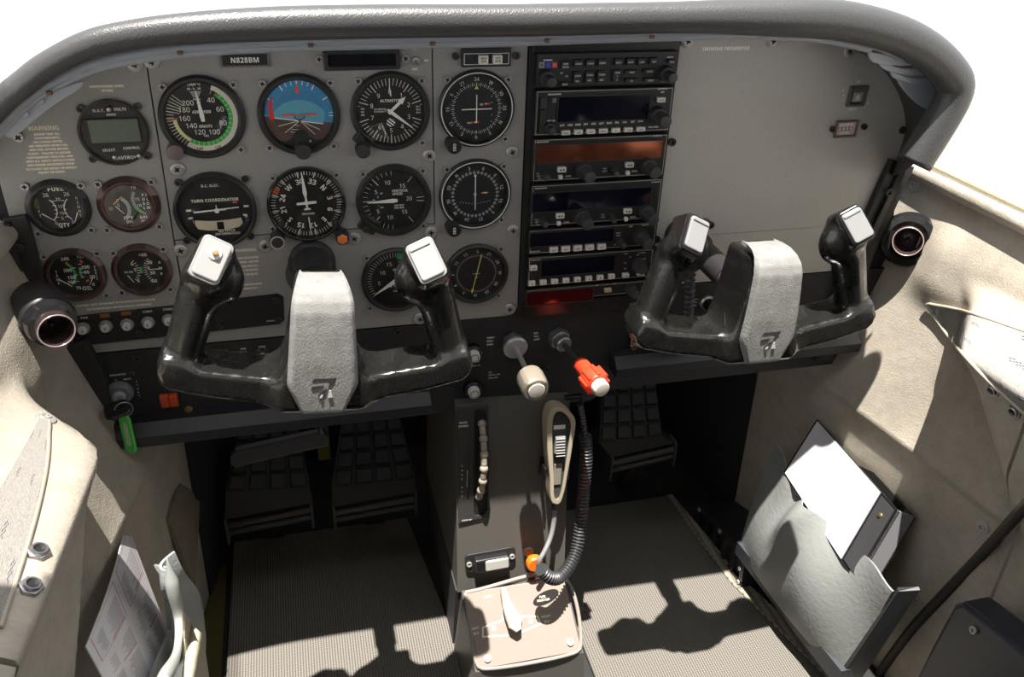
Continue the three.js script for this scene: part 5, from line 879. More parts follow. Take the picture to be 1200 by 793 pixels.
const pedestal = thing('pedestal', 'dark centre pedestal between the footwells, shaded above and sunlit below', 'pedestal');
part('body', hexa([pTL, pTR, pBR, pBL], deep([pTL, pTR, pBR, pBL], -0.22)), pedBlack, pedestal);
part('base', hexa([V(pBL.x - 0.002, pBL.y + 0.002, 0.05), V(pBR.x + 0.004, pBR.y + 0.002, 0.05), V(pBR.x + 0.008, 0, 0.045), V(pBL.x - 0.006, 0, 0.045)], [V(pBL.x, pBL.y, -0.22), V(pBR.x, pBR.y, -0.22), V(pBR.x, 0, -0.22), V(pBL.x, 0, -0.22)]), std(0.03, 0.03, 0.032, 0.6), pedestal);
{ // trim cover plate, slot and print
  const pts = [[535, 477], [572, 473], [573, 600], [571, 604], [537, 612]].map(([a, b]) => faceLocal(a, b)); const xs = pts.map((p) => p[0]), ys = pts.map((p) => p[1]), x0 = Math.min(...xs), y0 = Math.min(...ys), w = Math.max(...xs) - x0, h = Math.max(...ys) - y0;
  const S = 4000, tx = canvas(Math.round(w * S), Math.round(h * S), (c, cw, ch) => { c.fillStyle = '#3a3938'; c.fillRect(0, 0, cw, ch); const put = (px, py, s, mm, rot = 0) => { const [x, y] = faceLocal(px, py, 0.003); mmText(c, S / 1000, s, (x - x0) * 1000, (y0 + h - y) * 1000, mm, '#e8e6de', { rot }); }; put(543, 495, 'NOSE', 2.8); put(543, 499, 'DOWN', 2.8); 'TAKE OFF'.split('').forEach((s, i) => put(541.5, 546 + i * 5, s, 2.3)); put(547, 609, 'NOSE UP', 2.2); });
  const s = shapeOf(pts); const hole = [[555, 479], [563, 477], [570, 482], [571, 596], [567, 602], [557, 603], [554, 598]].map(([a, b]) => faceLocal(a, b)); s.holes.push(shapeOf(hole)); s.holes.push(shapeOf([[546, 533], [549.5, 532.5], [549.5, 584], [546, 585]].map(([a, b]) => faceLocal(a, b))));
  const g = slab(s, 0.003, 0.0002, 0.0006); uvRect(g, x0, y0, w, h); part('trim_plate', onPed(g), new THREE.MeshStandardMaterial({ map: tx, roughness: 0.5 }), pedestal);
  part('slot_floor', onPed(slab(shapeOf(hole), 0.0006, 0.0002)), M.black, pedestal);
  const [ix, iy] = faceLocal(547.6, 561, 0.003); part('trim_pointer', onPed(T(rbox(0.0022, 0.026, 0.003, 0.0008), ix, iy, 0.002)), std(0.3, 0.29, 0.27, 0.4), pedestal);
}
{ // trim wheel: rim standing out of the slot, with knuckles
  const c = onFace(563.5, 541, 0.004).addScaledVector(pN, -0.062); const R = 0.079;
  const t = thing('knuckled_wheel', 'knuckled pitch trim wheel standing out of the pedestal slot', 'wheel', c);
  const m = new THREE.Matrix4().makeBasis(pN, pV.clone(), pU.clone().negate());
  const g = [new THREE.TorusGeometry(R, 0.0035, 10, 90), T(new THREE.CylinderGeometry(R, R, 0.004, 60), 0, 0, 0, Math.PI / 2)].map((x) => x.applyMatrix4(m)); part('rim', g, std(0.05, 0.047, 0.042, 0.35), t);
  for (let i = 0; i < 15; i++) { const a = (i - 7) / 7 * 0.88; const kg = i % 2 ? T(new THREE.SphereGeometry(0.0058, 16, 12), 0, 0, 0) : T(new THREE.CapsuleGeometry(0.0042, 0.006, 6, 14), 0, 0, 0); part('knuckle', T(kg, Math.cos(a) * (R + 0.001), Math.sin(a) * (R + 0.001), 0, 0, 0, a).applyMatrix4(m), std(0.3, 0.26, 0.21, 0.35), t); }
}
{ // hand microphone in its clip
  const o1 = 0.03, L = (px, py) => faceLocal(px, py, o1);
  const t = thing('hand_microphone', 'beige rimmed hand microphone clipped on the pedestal front', 'microphone');
  const out = new THREE.SplineCurve([[642, 486], [648, 478], [657, 477], [668, 483], [674, 492], [671, 520], [666, 550], [660, 580], [655, 590], [647, 589], [644, 560], [641, 520]].map(([a, b]) => new THREE.Vector2(...L(a, b)))); out.closed = true;
  const oc = []; const P = [...out.points, out.points[0]]; const loop = new THREE.CatmullRomCurve3(out.points.map((p) => V(p.x, p.y, 0)), true, 'centripetal').getPoints(60).map((p) => [p.x, p.y]);
  const cx = loop.reduce((a, p) => a + p[0], 0) / loop.length, cy = loop.reduce((a, p) => a + p[1], 0) / loop.length, inner = loop.map(([x, y]) => [cx + (x - cx) * 0.74, cy + (y - cy) * 0.93 + 0.001]);
  const s = shapeOf(loop); s.holes.push(shapeOf(inner)); part('shell', onPed(slab(s, 0.024, 0.008, 0.002)), std(0.42, 0.36, 0.27, 0.45), t, 'beige shell rim');
  part('face', onPed(slab(shapeOf(inner), 0.016, 0.012, 0.001)), std(0.06, 0.06, 0.06, 0.4), t);
  const add = (nm, px, py, w, h, d, mat, z = 0.028) => { const [x, y] = L(px, py); return part(nm, onPed(T(rbox(w, h, d, 0.0015), x, y, z + d / 2)), mat, t); };
  add('grille', 656, 489, 0.019, 0.014, 0.002, M.blackMatte); const lab = add('maker_plate', 656, 501, 0.016, 0.006, 0.001, M.white); const b = add('push_to_talk', 655.5, 520, 0.014, 0.025, 0.007, std(0.2, 0.2, 0.2, 0.4)); for (let i = 0; i < 7; i++) { const [x, y] = L(655.5, 512 + i * 3.3); part('grip_ridge', onPed(T(rbox(0.0125, 0.0012, 0.0016, 0.0005), x, y, 0.0356)), M.screw, b); }
  add('lower_plate', 653.5, 556, 0.011, 0.032, 0.002, std(0.22, 0.2, 0.17, 0.4)); add('name_plate', 655, 536, 0.012, 0.006, 0.0012, M.black);
  { const [x, y] = L(651, 590); part('strain_relief', onPed(T(new THREE.CylinderGeometry(0.0035, 0.0025, 0.016, 14), x, y - 0.006, 0.02)), M.black, t); }
  const h = thing('microphone_clip', 'black spring clip holding the hand microphone', 'clip'); const [hx, hy] = L(653, 556); part('back_plate', onPed(T(rbox(0.034, 0.026, 0.006, 0.001), hx, hy, 0.0035)), M.black, h); for (const sg of [-1, 1]) part('jaw', onPed(T(rbox(0.003, 0.02, 0.026, 0.001), hx + sg * 0.0158, hy, 0.0165)), M.bezelGloss, h);
  single('microphone_lead', sweep([[650.5, 597, 0.02], [649, 612, 0.022], [645, 630, 0.03], [638, 646, 0.04], [632, 657, 0.045], [631, 668, 0.04]].map(([a, b2, o]) => onFace(a, b2, o)), 0.0034, 60, 10), std(0.16, 0.16, 0.165, 0.5), 'thin grey lead looping down from the hand microphone', 'cable');
}
{ // corrugated cord on the pedestal side
  const pts = [[680, 474, 0.028], [684, 500, 0.03], [687, 530, 0.036], [685, 560, 0.044], [683, 590, 0.054], [680, 620, 0.064], [675, 645, 0.078], [666, 665, 0.096], [654, 677, 0.11], [643, 676, 0.118], [634, 667, 0.118]].map(([a, b, z]) => pz(a, b, z));
  single('corrugated_cord', sweep(pts, (u) => (u < 0.16 ? 0.0035 : 0.0082) + 0.0012 * Math.cos(u * Math.PI * 2 * 62), 620, 12), std(0.035, 0.036, 0.039, 0.4), 'black corrugated cord curling round the sunlit foot of the pedestal', 'cable');
  const p = pz(673, 470, 0.03); const t = thing('cord_bracket', 'small black bracket at the pedestal top carrying the corrugated cord', 'bracket', p); part('arm', rbox(0.024, 0.006, 0.008, 0.0015, 0, 0.004, -0.004), M.bezelGloss, t); part('drop', rbox(0.006, 0.026, 0.006, 0.0015, 0.011, -0.008, -0.004), M.bezelGloss, t);
}
{ // kick light
  const [x, y] = faceLocal(575, 656, 0.004); const t = thing('courtesy_light', 'rectangular courtesy light with a pale lens low on the pedestal', 'light');
  part('base', onPed(T(slab(roundRect(0.072, 0.03, 0.008), 0.004, 0.0002, 0.001), x, y, 0, 0, 0, 0.08)), M.bezel, t); part('hood', onPed(T(rbox(0.05, 0.022, 0.014, 0.004), x, y, 0.009, 0, 0, 0.08)), M.bezelGloss, t); part('lens', onPed(T(rbox(0.034, 0.018, 0.006, 0.003), x + 0.0065, y + 0.0005, 0.0145, 0, 0, 0.08)), std(0.45, 0.44, 0.41, 0.4), t, 'pale lens');
  for (const s of [-1, 1]) { const m = part('screw', SCREW, M.screw, t); m.applyMatrix4(pedM(pTL).multiply(new THREE.Matrix4().makeTranslation(x + s * 0.0305, y + s * 0.0025, 0.004))); }
}
{ // fuel shutoff pull
  const a = onFace(619, 646), b = onFace(627, 661, 0.03), m = alongAxis(a, b), L = a.distanceTo(b); const t = thing('fuel_shutoff_knob', 'bright orange fuel shutoff pull knob beside the courtesy light', 'knob');
  const om = phys(0.95, 0.2, 0.01, 0.4, { transmission: 0.25, thickness: 0 }); part('stem', cylz(0.0055, 0.005, 0, L - 0.008, 18).applyMatrix4(m), om, t); part('knob', toCreasedNormals(turn([[0, L - 0.012], [0.008, L - 0.011], [0.0115, L - 0.007], [0.0115, L], [0.0095, L + 0.003], [0, L + 0.003]], 30), 0.6).applyMatrix4(m), om, t);
  const [x, y] = faceLocal(622, 672, 0.0006); part('collar', onPed(T(cylz(0.008, 0.007, 0, 0.003, 20), ...faceLocal(619, 646), 0)), M.steel, t);
  legend(t, 0.022, 0.0085, 0, 0, 0, '#5a554e', (c, k) => { mmText(c, k, 'FUEL SHUTOFF', 11, 2.8, 2.1); mmText(c, k, 'PULL OFF', 8, 6, 2.1); }).applyMatrix4(pedM(pTL).multiply(new THREE.Matrix4().makeTranslation(x + 0.004, y, 0.0006)));
}
{ // fuel selector box
  const bl = pz(541, 690, 0.066), br = pz(662, 672, 0.066), fl = pz(557, 786, 0.14), fr = pz(684, 763, 0.14);
  const t = thing('fuel_selector', 'tan sunlit fuel selector plate with a pale pointer handle on the pedestal foot', 'selector');
  const down = (p, k) => V(p.x, 0, p.z + k); part('housing', hexa([bl, br, fr, fl].map((p) => p.clone().add(V(0, -0.003, 0))), [down(V(bl.x - 0.01, 0, bl.z), -0.01), down(V(br.x + 0.004, 0, br.z), -0.01), down(V(fr.x + 0.004, 0, fr.z), 0.004), down(V(fl.x - 0.012, 0, fl.z), 0.004)]), std(0.1, 0.094, 0.085, 0.4), t);
  const U = br.clone().sub(bl).normalize(), N = br.clone().sub(bl).cross(bl.clone().sub(fl)).normalize(); if (N.y < 0) N.negate(); const Vv = N.clone().cross(U); const loc = (px, py, off = 0) => { const o = bl.clone().addScaledVector(N, off), d = ray(px, py), c = camera.position, p = c.clone().addScaledVector(d, o.clone().sub(c).dot(N) / d.dot(N)).sub(bl); return [p.dot(U), p.dot(Vv)]; };
  const B = new THREE.Matrix4().makeBasis(U, Vv, N).setPosition(bl); const ap = (g) => g.applyMatrix4(B);
  const pts = [[545, 694], [660, 676], [680, 758], [676, 763], [566, 783], [560, 780]].map(([a, b]) => loc(a, b)); const xs = pts.map((p) => p[0]), ys = pts.map((p) => p[1]), x0 = Math.min(...xs), y0 = Math.min(...ys), w = Math.max(...xs) - x0, h = Math.max(...ys) - y0, S = 4500;
  const tx = canvas(Math.round(w * S), Math.round(h * S), (c, cw, ch) => {
    c.fillStyle = '#90837b'; c.fillRect(0, 0, cw, ch); for (let i = 0; i < 900; i++) { c.fillStyle = rnd() > 0.5 ? 'rgba(240,225,200,0.10)' : 'rgba(60,40,30,0.10)'; const s = 1 + rnd() * 5; c.fillRect(rnd() * cw, rnd() * ch, s, s); }
    const k = S / 1000, Q = (px, py) => { const [x, y] = loc(px, py, 0.004); return [(x - x0) * S, (y0 + h - y) * S]; }; const ln = (l, mm) => { c.strokeStyle = '#efe6d6'; c.lineWidth = mm * k; c.beginPath(); l.forEach(([a, b], i) => i ? c.lineTo(...Q(a, b)) : c.moveTo(...Q(a, b))); c.stroke(); };
    ln([[595, 744], [566, 746], [566, 735], [590, 726], [588, 694]], 2.2); ln([[612, 740], [634, 731], [630, 722], [612, 722]], 2.2); const dot = (px, py, r) => { c.fillStyle = '#efe6d6'; c.beginPath(); c.arc(...Q(px, py), r * k, 0, 7); c.fill(); }; dot(579, 736, 3); dot(622, 728, 3);
    const tt = (px, py, s, mm, rot = 0) => { const [x, y] = Q(px, py); mmText(c, k, s, x / k, y / k, mm, '#f2ead9', { rot }); }; tt(572, 699, 'BOTH', 2.6); tt(557, 736, 'LEFT', 3); tt(558, 742, '26.5', 2.6); tt(640, 722, 'RIGHT', 3); tt(641, 728, '26.5', 2.6);
    c.fillStyle = '#1c1815'; c.beginPath(); c.ellipse(...Q(640, 700), 20 * k, 8.5 * k, -0.3, 0, 7); c.fill(); tt(636, 699, 'FUEL', 2.8, 0); tt(637, 703, 'SELECTOR', 2.6, 0);
  });
  const g = slab(shapeOf(pts), 0.003, 0, 0.0008); uvRect(g, x0, y0, w, h); part('plate', ap(g), new THREE.MeshStandardMaterial({ map: tx, roughness: 0.45 }), t);
  const hp = [[587, 690], [593, 689], [600, 706], [611, 724], [611, 737], [605, 741], [597, 736], [590, 714]].map(([a, b]) => loc(a, b, 0.02)); part('handle', ap(slab(shapeOf(hp), 0.014, 0.01, 0.004)), std(0.6, 0.56, 0.48, 0.35), t, 'pale pointer handle'); const [qx, qy] = loc(604, 726, 0.01); part('handle_boss', ap(T(cylz(0.01, 0.009, 0.003, 0.012, 24), qx, qy, 0)), std(0.5, 0.46, 0.4, 0.4), t);
  for (const [a, b] of [[571, 771], [668, 752]]) { const [x, y] = loc(a, b, 0.003); const m = part('screw', SCREW_BIG, M.white, t); m.applyMatrix4(B.clone().multiply(new THREE.Matrix4().makeTranslation(x, y, 0.003))); }
  part('rim', ap(sweep([...pts, pts[0]].map(([x, y]) => V(x, y, 0.001)), 0.0028, 80, 8)), std(0.28, 0.25, 0.22, 0.35), t);
}
{ const a = [[524, 502], [529, 512], [530, 545], [525, 535]].map(([x, y]) => pxx(x, y, pTL.x - 0.0012)); single('paper_label', hexa(a, a.map((p) => p.clone().add(V(0.001, 0, 0)))), std(0.45, 0.43, 0.38, 0.7), 'small cream paper label on the shaded pedestal side', 'label'); }
// ---------------------------------------------------------------- rudder pedals
const rubber = std(0.03, 0.03, 0.031, 0.6);
function pedal(label, q, br, z0, z1, rows = 4) {
  const t = thing('rudder_pedal', label, 'pedal'); const bl = pz(...q[0], z0), b2 = pz(...q[1], z0), tr = pz(...q[2], z1), tl = pz(...q[3], z1); const bi = (u, v) => bl.clone().lerp(b2, u).lerp(tl.clone().lerp(tr, u), v);
  const n = b2.clone().sub(bl).cross(tl.clone().sub(bl)).normalize(); part('plate', hexa([tl, tr, b2, bl], [tl, tr, b2, bl].map((p) => p.clone().addScaledVector(n, -0.02))), rubber, t);
  for (let r = 0; r < rows; r++) for (let c = 0; c < 4; c++) { const g = 0.09, h = 0.09; const k = [[c + g, r + 1 - h], [c + 1 - g, r + 1 - h], [c + 1 - g, r + h], [c + g, r + h]].map(([x, y]) => bi(x / 4, y / rows)); const ce = bi((c + 0.5) / 4, (r + 0.5) / rows); part('rubber_tread', hexa(k.map((p) => p.clone().lerp(ce, 0.14).addScaledVector(n, 0.005)), k), std(0.04, 0.04, 0.042, 0.55), t); }
  const a = pz(...br[0], z0 + 0.01), b = pz(...br[1], z0 + 0.01); part('heel_block', hexa([bl, b2, V(b.x, b.y + 0.024, b.z), V(a.x, a.y + 0.024, a.z)], [bl, b2, V(b.x, b.y + 0.024, b.z), V(a.x, a.y + 0.024, a.z)].map((p) => V(p.x, p.y, p.z - 0.03))), rubber, t);
  for (const dy of [0, 0.014]) part('heel_bar', sweep([V(a.x, a.y + dy, a.z + 0.004), V(b.x, b.y + dy, b.z + 0.004)], 0.0055, 4, 10), std(0.06, 0.06, 0.062, 0.45), t); for (const p of [a, b]) part('side_tab', rbox(0.004, 0.05, 0.03, 0.001, p.x, p.y + 0.006, p.z - 0.004), std(0.07, 0.07, 0.072, 0.4), t);
  part('arm', hexa([V(lerp(a.x, b.x, 0.35), a.y, a.z), V(lerp(a.x, b.x, 0.65), a.y, a.z), V(lerp(a.x, b.x, 0.62), 0, a.z - 0.05), V(lerp(a.x, b.x, 0.38), 0, a.z - 0.05)], [V(lerp(a.x, b.x, 0.35), a.y, a.z - 0.02), V(lerp(a.x, b.x, 0.65), a.y, a.z - 0.02), V(lerp(a.x, b.x, 0.62), 0, a.z - 0.07), V(lerp(a.x, b.x, 0.38), 0, a.z - 0.07)]), M.blackMatte, t);
}
pedal('black rudder pedal with treads, behind the flat parking brake handle', [[264, 577], [363, 571], [350, 494], [280, 499]], [[267, 622], [366, 603]], -0.2, -0.28);
pedal('black rudder pedal with treads, next to the pedestal side below the lower panel', [[389, 571], [487, 561], [468, 486], [400, 492]], [[392, 607], [487, 590]], -0.2, -0.28);
pedal('black rudder pedal with treads, in the footwell beyond the corrugated cord', [[702, 518], [776, 512], [767, 440], [706, 444]], [[714, 549], [788, 532]], -0.2, -0.28);
{ const poly = [[270, 534], [276, 528], [330, 516], [380, 505], [385, 511], [384, 522], [330, 534], [276, 547], [270, 544]].map(([a, b]) => { const p = pz(a, b, -0.03); return [p.x, p.y]; }); const t = thing('parking_brake_handle', 'flat dark parking brake handle hanging under the lower panel', 'handle', V(0, 0, -0.04)); part('grip', slab(shapeOf(poly), 0.012, 0, 0.002), std(0.035, 0.037, 0.045, 0.4), t); part('rod', T(new THREE.CylinderGeometry(0.004, 0.004, 0.12, 12), poly[3][0] - 0.004, poly[3][1] + 0.05, -0.02, -0.5), M.screwDark, t); }
{ const a = pz(380, 530, -0.22); single('yellow_placard', box(0.02, 0.09, 0.002, a.x, a.y, -0.26), std(0.13, 0.105, 0.015, 0.7), 'dim yellow tag between the twin rudder pedals', 'tag'); }
// ---------------------------------------------------------------- side wall fittings
function vent(label, pos, axis, k, fk = 1) {
  const t = thing('air_vent', label, 'vent', pos); const m = alongAxis(V(0, 0, 0), axis), ap = (g) => g.applyMatrix4(m);
  part('flange', ap(toCreasedNormals(turn([[0.017, -0.012], [0.0265, -0.012], [0.0275, -0.004], [0.025, 0.004], [0.019, 0.007], [0.017, 0.003], [0.017, -0.012]].map(([a, b]) => [a > 0.018 ? a * k * fk : a * k, b]), 48), 0.6)), M.bezelGloss, t);
  part('nozzle', ap(toCreasedNormals(turn([[0.0155, -0.014], [0.0178, -0.014], [0.0178, 0.014], [0.0172, 0.0165], [0.0158, 0.0165], [0.0145, 0.012], [0.0135, -0.01]].map(([a, b]) => [a * k, b]), 48), 0.6)), phys(0.06, 0.038, 0.04, 0.15, { metalness: 0.4 }), t, 'purplish brown glossy nozzle'); part('mouth_rim', ap(T(new THREE.TorusGeometry(0.0168 * k, 0.0008, 8, 48), 0, 0, 0.0165)), std(0.6, 0.48, 0.46, 0.25, { metalness: 0.6 }), t, 'bright thin rim');
  part('shutter', ap(turn([[0, -0.006], [0.014 * k, -0.008], [0.014 * k, -0.012], [0, -0.012]], 32)), std(0.03, 0.016, 0.018, 0.3), t); part('shutter_pin', ap(turn([[0, -0.006], [0.003, -0.006], [0.0026, 0.002], [0, 0.0025]], 16)), M.black, t);
  part('duct', ap(turn([[0, -0.06], [0.024 * k, -0.06], [0.0262 * k, -0.01], [0.017 * k, -0.01]], 40)), M.bezel, t);
  return t;
}
vent('round brown air vent in the sunlit cream wall beside the blank panel', pxx(1064, 281, 0.765), V(-0.62, 0.22, 0.75), 1.08, 1.22);
vent('round brown air vent in the cream wall beside the oil gauge', pxx(61, 380, -0.238), V(0.42, 0.02, 0.9), 0.95, 0.9);
{ const p = pxx(50, 365, -0.258); const t = thing('vent_mount', 'black oval mounting plate of the vent beside the oil gauge', 'mount', p); part('plate', T(slab((() => { const s = new THREE.Shape(); s.absellipse(0, 0, 0.024, 0.034, 0, 6.2832); return s; })(), 0.012, -0.006, 0.002), 0, 0, 0, 0, 0.5, 0), M.bezelGloss, t); }
// woven fabric inserts
const weave = canvas(512, 512, (c) => {
  c.fillStyle = '#8b8782'; c.fillRect(0, 0, 512, 512);
  for (let i = 0; i < 5000; i++) { c.strokeStyle = rnd() > 0.5 ? 'rgba(165,162,157,0.5)' : 'rgba(88,84,80,0.45)'; c.lineWidth = 2; const x = rnd() * 512, y = rnd() * 512, h = rnd() > 0.5; c.beginPath(); c.moveTo(x, y); c.lineTo(x + (h ? 12 : 0), y + (h ? 0 : 12)); c.stroke(); }
  for (const [x, y] of [[130, 120], [390, 250], [170, 390], [420, 470]]) for (let i = 0; i < 5; i++) for (let j = 0; j < 4; j++) if ((i + j) % 2) { c.fillStyle = 'rgba(52,44,66,0.85)'; c.fillRect(x + i * 12, y + j * 12, 10, 10); }
}); weave.wrapS = weave.wrapT = THREE.RepeatWrapping;
const fabric = new THREE.MeshStandardMaterial({ map: rep(weave, 1), roughness: 0.95 });
function insert(side, upper, lower, label) {
  const cu = new THREE.CatmullRomCurve3(upper.map(([a, b]) => V(a, b, 0)), false, 'centripetal'), cl = new THREE.CatmullRomCurve3(lower.map(([a, b]) => V(a, b, 0)), false, 'centripetal');
  const f = (u, v) => { const p = cu.getPoint(u).lerp(cl.getPoint(u), v); return onWall(side, p.x, p.y, 0.003); };
  const t = thing('fabric_insert', label, 'fabric'); part('cloth', sheet((u, v) => f(u, 1 - v), 24, 14, 0.002, [1.6, 1.3]), fabric, t);
  part('piping', sweep([...Array(12)].map((_, i) => f(1 - i / 11, 0)).concat([...Array(12)].map((_, i) => f((i + 0.5) / 11.5, 1))), 0.0022, 90, 8), std(0.4, 0.35, 0.28, 0.5), t);
}
insert(1, [[1086, 356], [1120, 362], [1160, 374], [1240, 402]], [[1089, 362], [1112, 395], [1150, 438], [1240, 520]], 'pale woven fabric insert narrowing to a point under the sunlit wall swelling');
insert(-1, [[50, 482], [30, 520], [6, 562], [-30, 620]], [[57, 488], [55, 540], [40, 610], [0, 735]], 'pale woven fabric insert on the wall beside the checklist card');
function wallFit(name, label, cat, side, px, py, build) { const p = onWall(side, px, py), n = wallNormal(side, p); const t = thing(name, label, cat, p); t.quaternion.setFromUnitVectors(V(0, 0, 1), n); build(t); return t; }
const jack = (t) => { part('hex_nut', cylz(0.0088, 0.0085, 0, 0.0026, 6), M.steel, t); part('socket', toCreasedNormals(turn([[0.0038, 0], [0.0064, 0], [0.0062, 0.0042], [0.0056, 0.005], [0.0044, 0.005], [0.0038, 0.002], [0.0038, 0]], 26), 0.6), M.steel, t); part('socket_hole', T(new THREE.CircleGeometry(0.004, 18), 0, 0, 0.0028), M.black, t); };
wallFit('headset_jack', 'headset jack above the binder, nearer to the pointed tip of the wall fabric', 'jack', 1, 1165, 456, jack).userData.group = 'headset jacks by the binder'; wallFit('headset_jack', 'headset jack above the binder, farther from the pointed tip of the wall fabric', 'jack', 1, 1190, 481, jack).userData.group = 'headset jacks by the binder';
wallFit('headset_jack', 'headset jack above the checklist card, nearer to the pointed tip of the fabric', 'jack', -1, 45, 647, jack).userData.group = 'headset jacks by the checklist'; wallFit('headset_jack', 'headset jack above the checklist card, farther from the pointed tip of the fabric', 'jack', -1, 36, 688, jack).userData.group = 'headset jacks by the checklist';
const wscrew = (t) => { part('cup_washer', toCreasedNormals(turn([[0.004, 0], [0.009, 0], [0.0088, 0.0014], [0.006, 0.0032], [0.004, 0.003]], 28), 0.6), M.screw, t); const s = part('head', SCREW_BIG, M.screw, t); s.position.z = 0.001; };
for (const [sd, x, y, l] of [[1, 1072, 217, 'trim screw with cup washer in the cream corner above the brown vent'], [1, 1152, 617, 'trim screw with cup washer below the corner of the wall swelling'], [1, 1076, 703, 'trim screw with cup washer beside the grey map pocket'], [1, 1098, 365, 'trim screw at the pointed tip of the fabric by the brown vent'], [-1, 53, 491, 'trim screw at the pointed tip of the fabric by the checklist card']]) wallFit('trim_screw', l, 'screw', sd, x, y, wscrew);
// map pocket and ring binder on the far side
{
  const leather = std(0.22, 0.232, 0.225, 0.5, { bumpMap: rep(NZ_LEATHER, 4), bumpScale: 0.0005 });
  const tl = pxx(905, 520, 0.662), tr = pxx(1052, 688, 0.676), br = pxx(982, 790, 0.655), bl = pxx(866, 640, 0.628);
  const t = thing('map_pocket', 'slouching grey leather map pocket holding the binder', 'pocket');
  part('leather_front', sheet((u, v) => {
    const p = bl.clone().lerp(br, u).lerp(tl.clone().lerp(tr, u), v); const b = Math.sin(Math.PI * u) ** 0.8 * Math.sin(Math.PI * Math.min(1, v * 0.9 + 0.08)) ** 0.7;
    p.x -= 0.026 * b + 0.012 * Math.exp(-(((u - 0.42 + (1 - v) * 0.18) / 0.07) ** 2)) * sst(0.3, 0.9, v) - 0.014 * Math.exp(-(((u - 0.3 + (1 - v) * 0.1) / 0.05) ** 2)) * sst(0.35, 0.95, v) + 0.006 * Math.sin(u * 9 + v * 5) * v; p.x += 0.004 * Math.exp(-(((u - 0.72) / 0.05) ** 2)) * v;
    p.y += (-0.02 * Math.sin(Math.PI * u) + 0.006 * Math.sin(u * 17)) * v * v; return p;
  }, 60, 40, 0.003, [0.3, 0.2]), leather, t);
  part('side_gusset', hexa([tr, tr.clone().add(V(0.025, 0.002, 0.006)), br.clone().add(V(0.03, 0.0, 0.006)), br], [tr.clone().add(V(0, -0.004, 0.003)), tr.clone().add(V(0.025, 0, 0.01)), br.clone().add(V(0.03, 0, 0.012)), br.clone().add(V(0, 0, 0.006))]), std(0.03, 0.032, 0.035, 0.5), t);
  part('bottom_strap', hexa([bl.clone().add(V(-0.006, 0.012, 0)), br.clone().add(V(-0.006, 0.02, 0.01)), br.clone().add(V(-0.006, -0.012, 0.01)), bl.clone().add(V(-0.006, -0.012, 0))], [bl.clone().add(V(0.03, 0.012, 0)), br.clone().add(V(0.02, 0.02, 0.01)), br.clone().add(V(0.02, -0.012, 0.01)), bl.clone().add(V(0.03, -0.012, 0))]), std(0.035, 0.04, 0.048, 0.5), t, 'dark folded base');
  const k = part('snap_stud', cylz(0.005, 0.004, 0, 0.003, 16), M.screw, t); { const p = pxx(951, 742, 0.648); k.position.copy(p); k.quaternion.setFromUnitVectors(V(0, 0, 1), V(-1, 0.2, 0.3).normalize()); }
  const A = pxx(957, 491, 0.702), B = pxx(1053, 599, 0.706), C = pxx(1003, 684, 0.662), D = pxx(918, 553, 0.657); const off = B.clone().sub(A).cross(A.clone().sub(D)).normalize(); if (off.x < 0) off.negate();
  const bk = thing('ring_binder', 'black ring binder with a white cover sheet standing in the grey pocket', 'binder'); const sh = (l, d) => l.map((p) => p.clone().addScaledVector(off, d));
  const ABCD = [A, B, C, D], bl2 = (u, v) => A.clone().lerp(B, u).lerp(D.clone().lerp(C, u), v);
  part('front_cover', hexa(ABCD, sh(ABCD, 0.003)), M.bezelGloss, bk); part('back_cover', hexa(sh(ABCD, 0.034), sh(ABCD, 0.037)), M.bezelGloss, bk); part('spine', hexa([B, B.clone().addScaledVector(off, 0.037), C.clone().addScaledVector(off, 0.037), C], sh([B, B.clone().addScaledVector(off, 0.037), C.clone().addScaledVector(off, 0.037), C], 0).map((p) => p.clone().add(A.clone().sub(B).normalize().multiplyScalar(0.003)))), std(0.28, 0.28, 0.3, 0.25), bk, 'grey glossy spine');
  part('cover_sheet', hexa([bl2(0.02, 0.01), bl2(0.81, 0.01), bl2(0.81, 0.98), bl2(0.02, 0.98)].map((p) => p.clone().addScaledVector(off, -0.0012)), [bl2(0.02, 0.01), bl2(0.81, 0.01), bl2(0.81, 0.98), bl2(0.02, 0.98)]), std(0.5, 0.49, 0.52, 0.5), bk, 'white cover sheet');
  part('clip_plate', hexa([bl2(0.83, 0.03), bl2(0.97, 0.03), bl2(0.97, 0.95), bl2(0.83, 0.95)].map((p) => p.clone().addScaledVector(off, -0.0012)), [bl2(0.83, 0.03), bl2(0.97, 0.03), bl2(0.97, 0.95), bl2(0.83, 0.95)]), std(0.12, 0.12, 0.13, 0.15, { metalness: 0.6 }), bk, 'mirror dark metal strip');
  const rv = part('rivet', cylz(0.004, 0.003, 0, 0.003, 16), M.brass, bk); rv.position.copy(bl2(0.9, 0.2)); rv.quaternion.setFromUnitVectors(V(0, 0, 1), off.clone().negate()); part('page_block', hexa(sh([bl2(0.03, 0.05), bl2(0.85, 0.05), bl2(0.85, 0.97), bl2(0.03, 0.97)], 0.005), sh([bl2(0.03, 0.05), bl2(0.85, 0.05), bl2(0.85, 0.97), bl2(0.03, 0.97)], 0.018)), std(0.5, 0.49, 0.46, 0.8), bk);
}
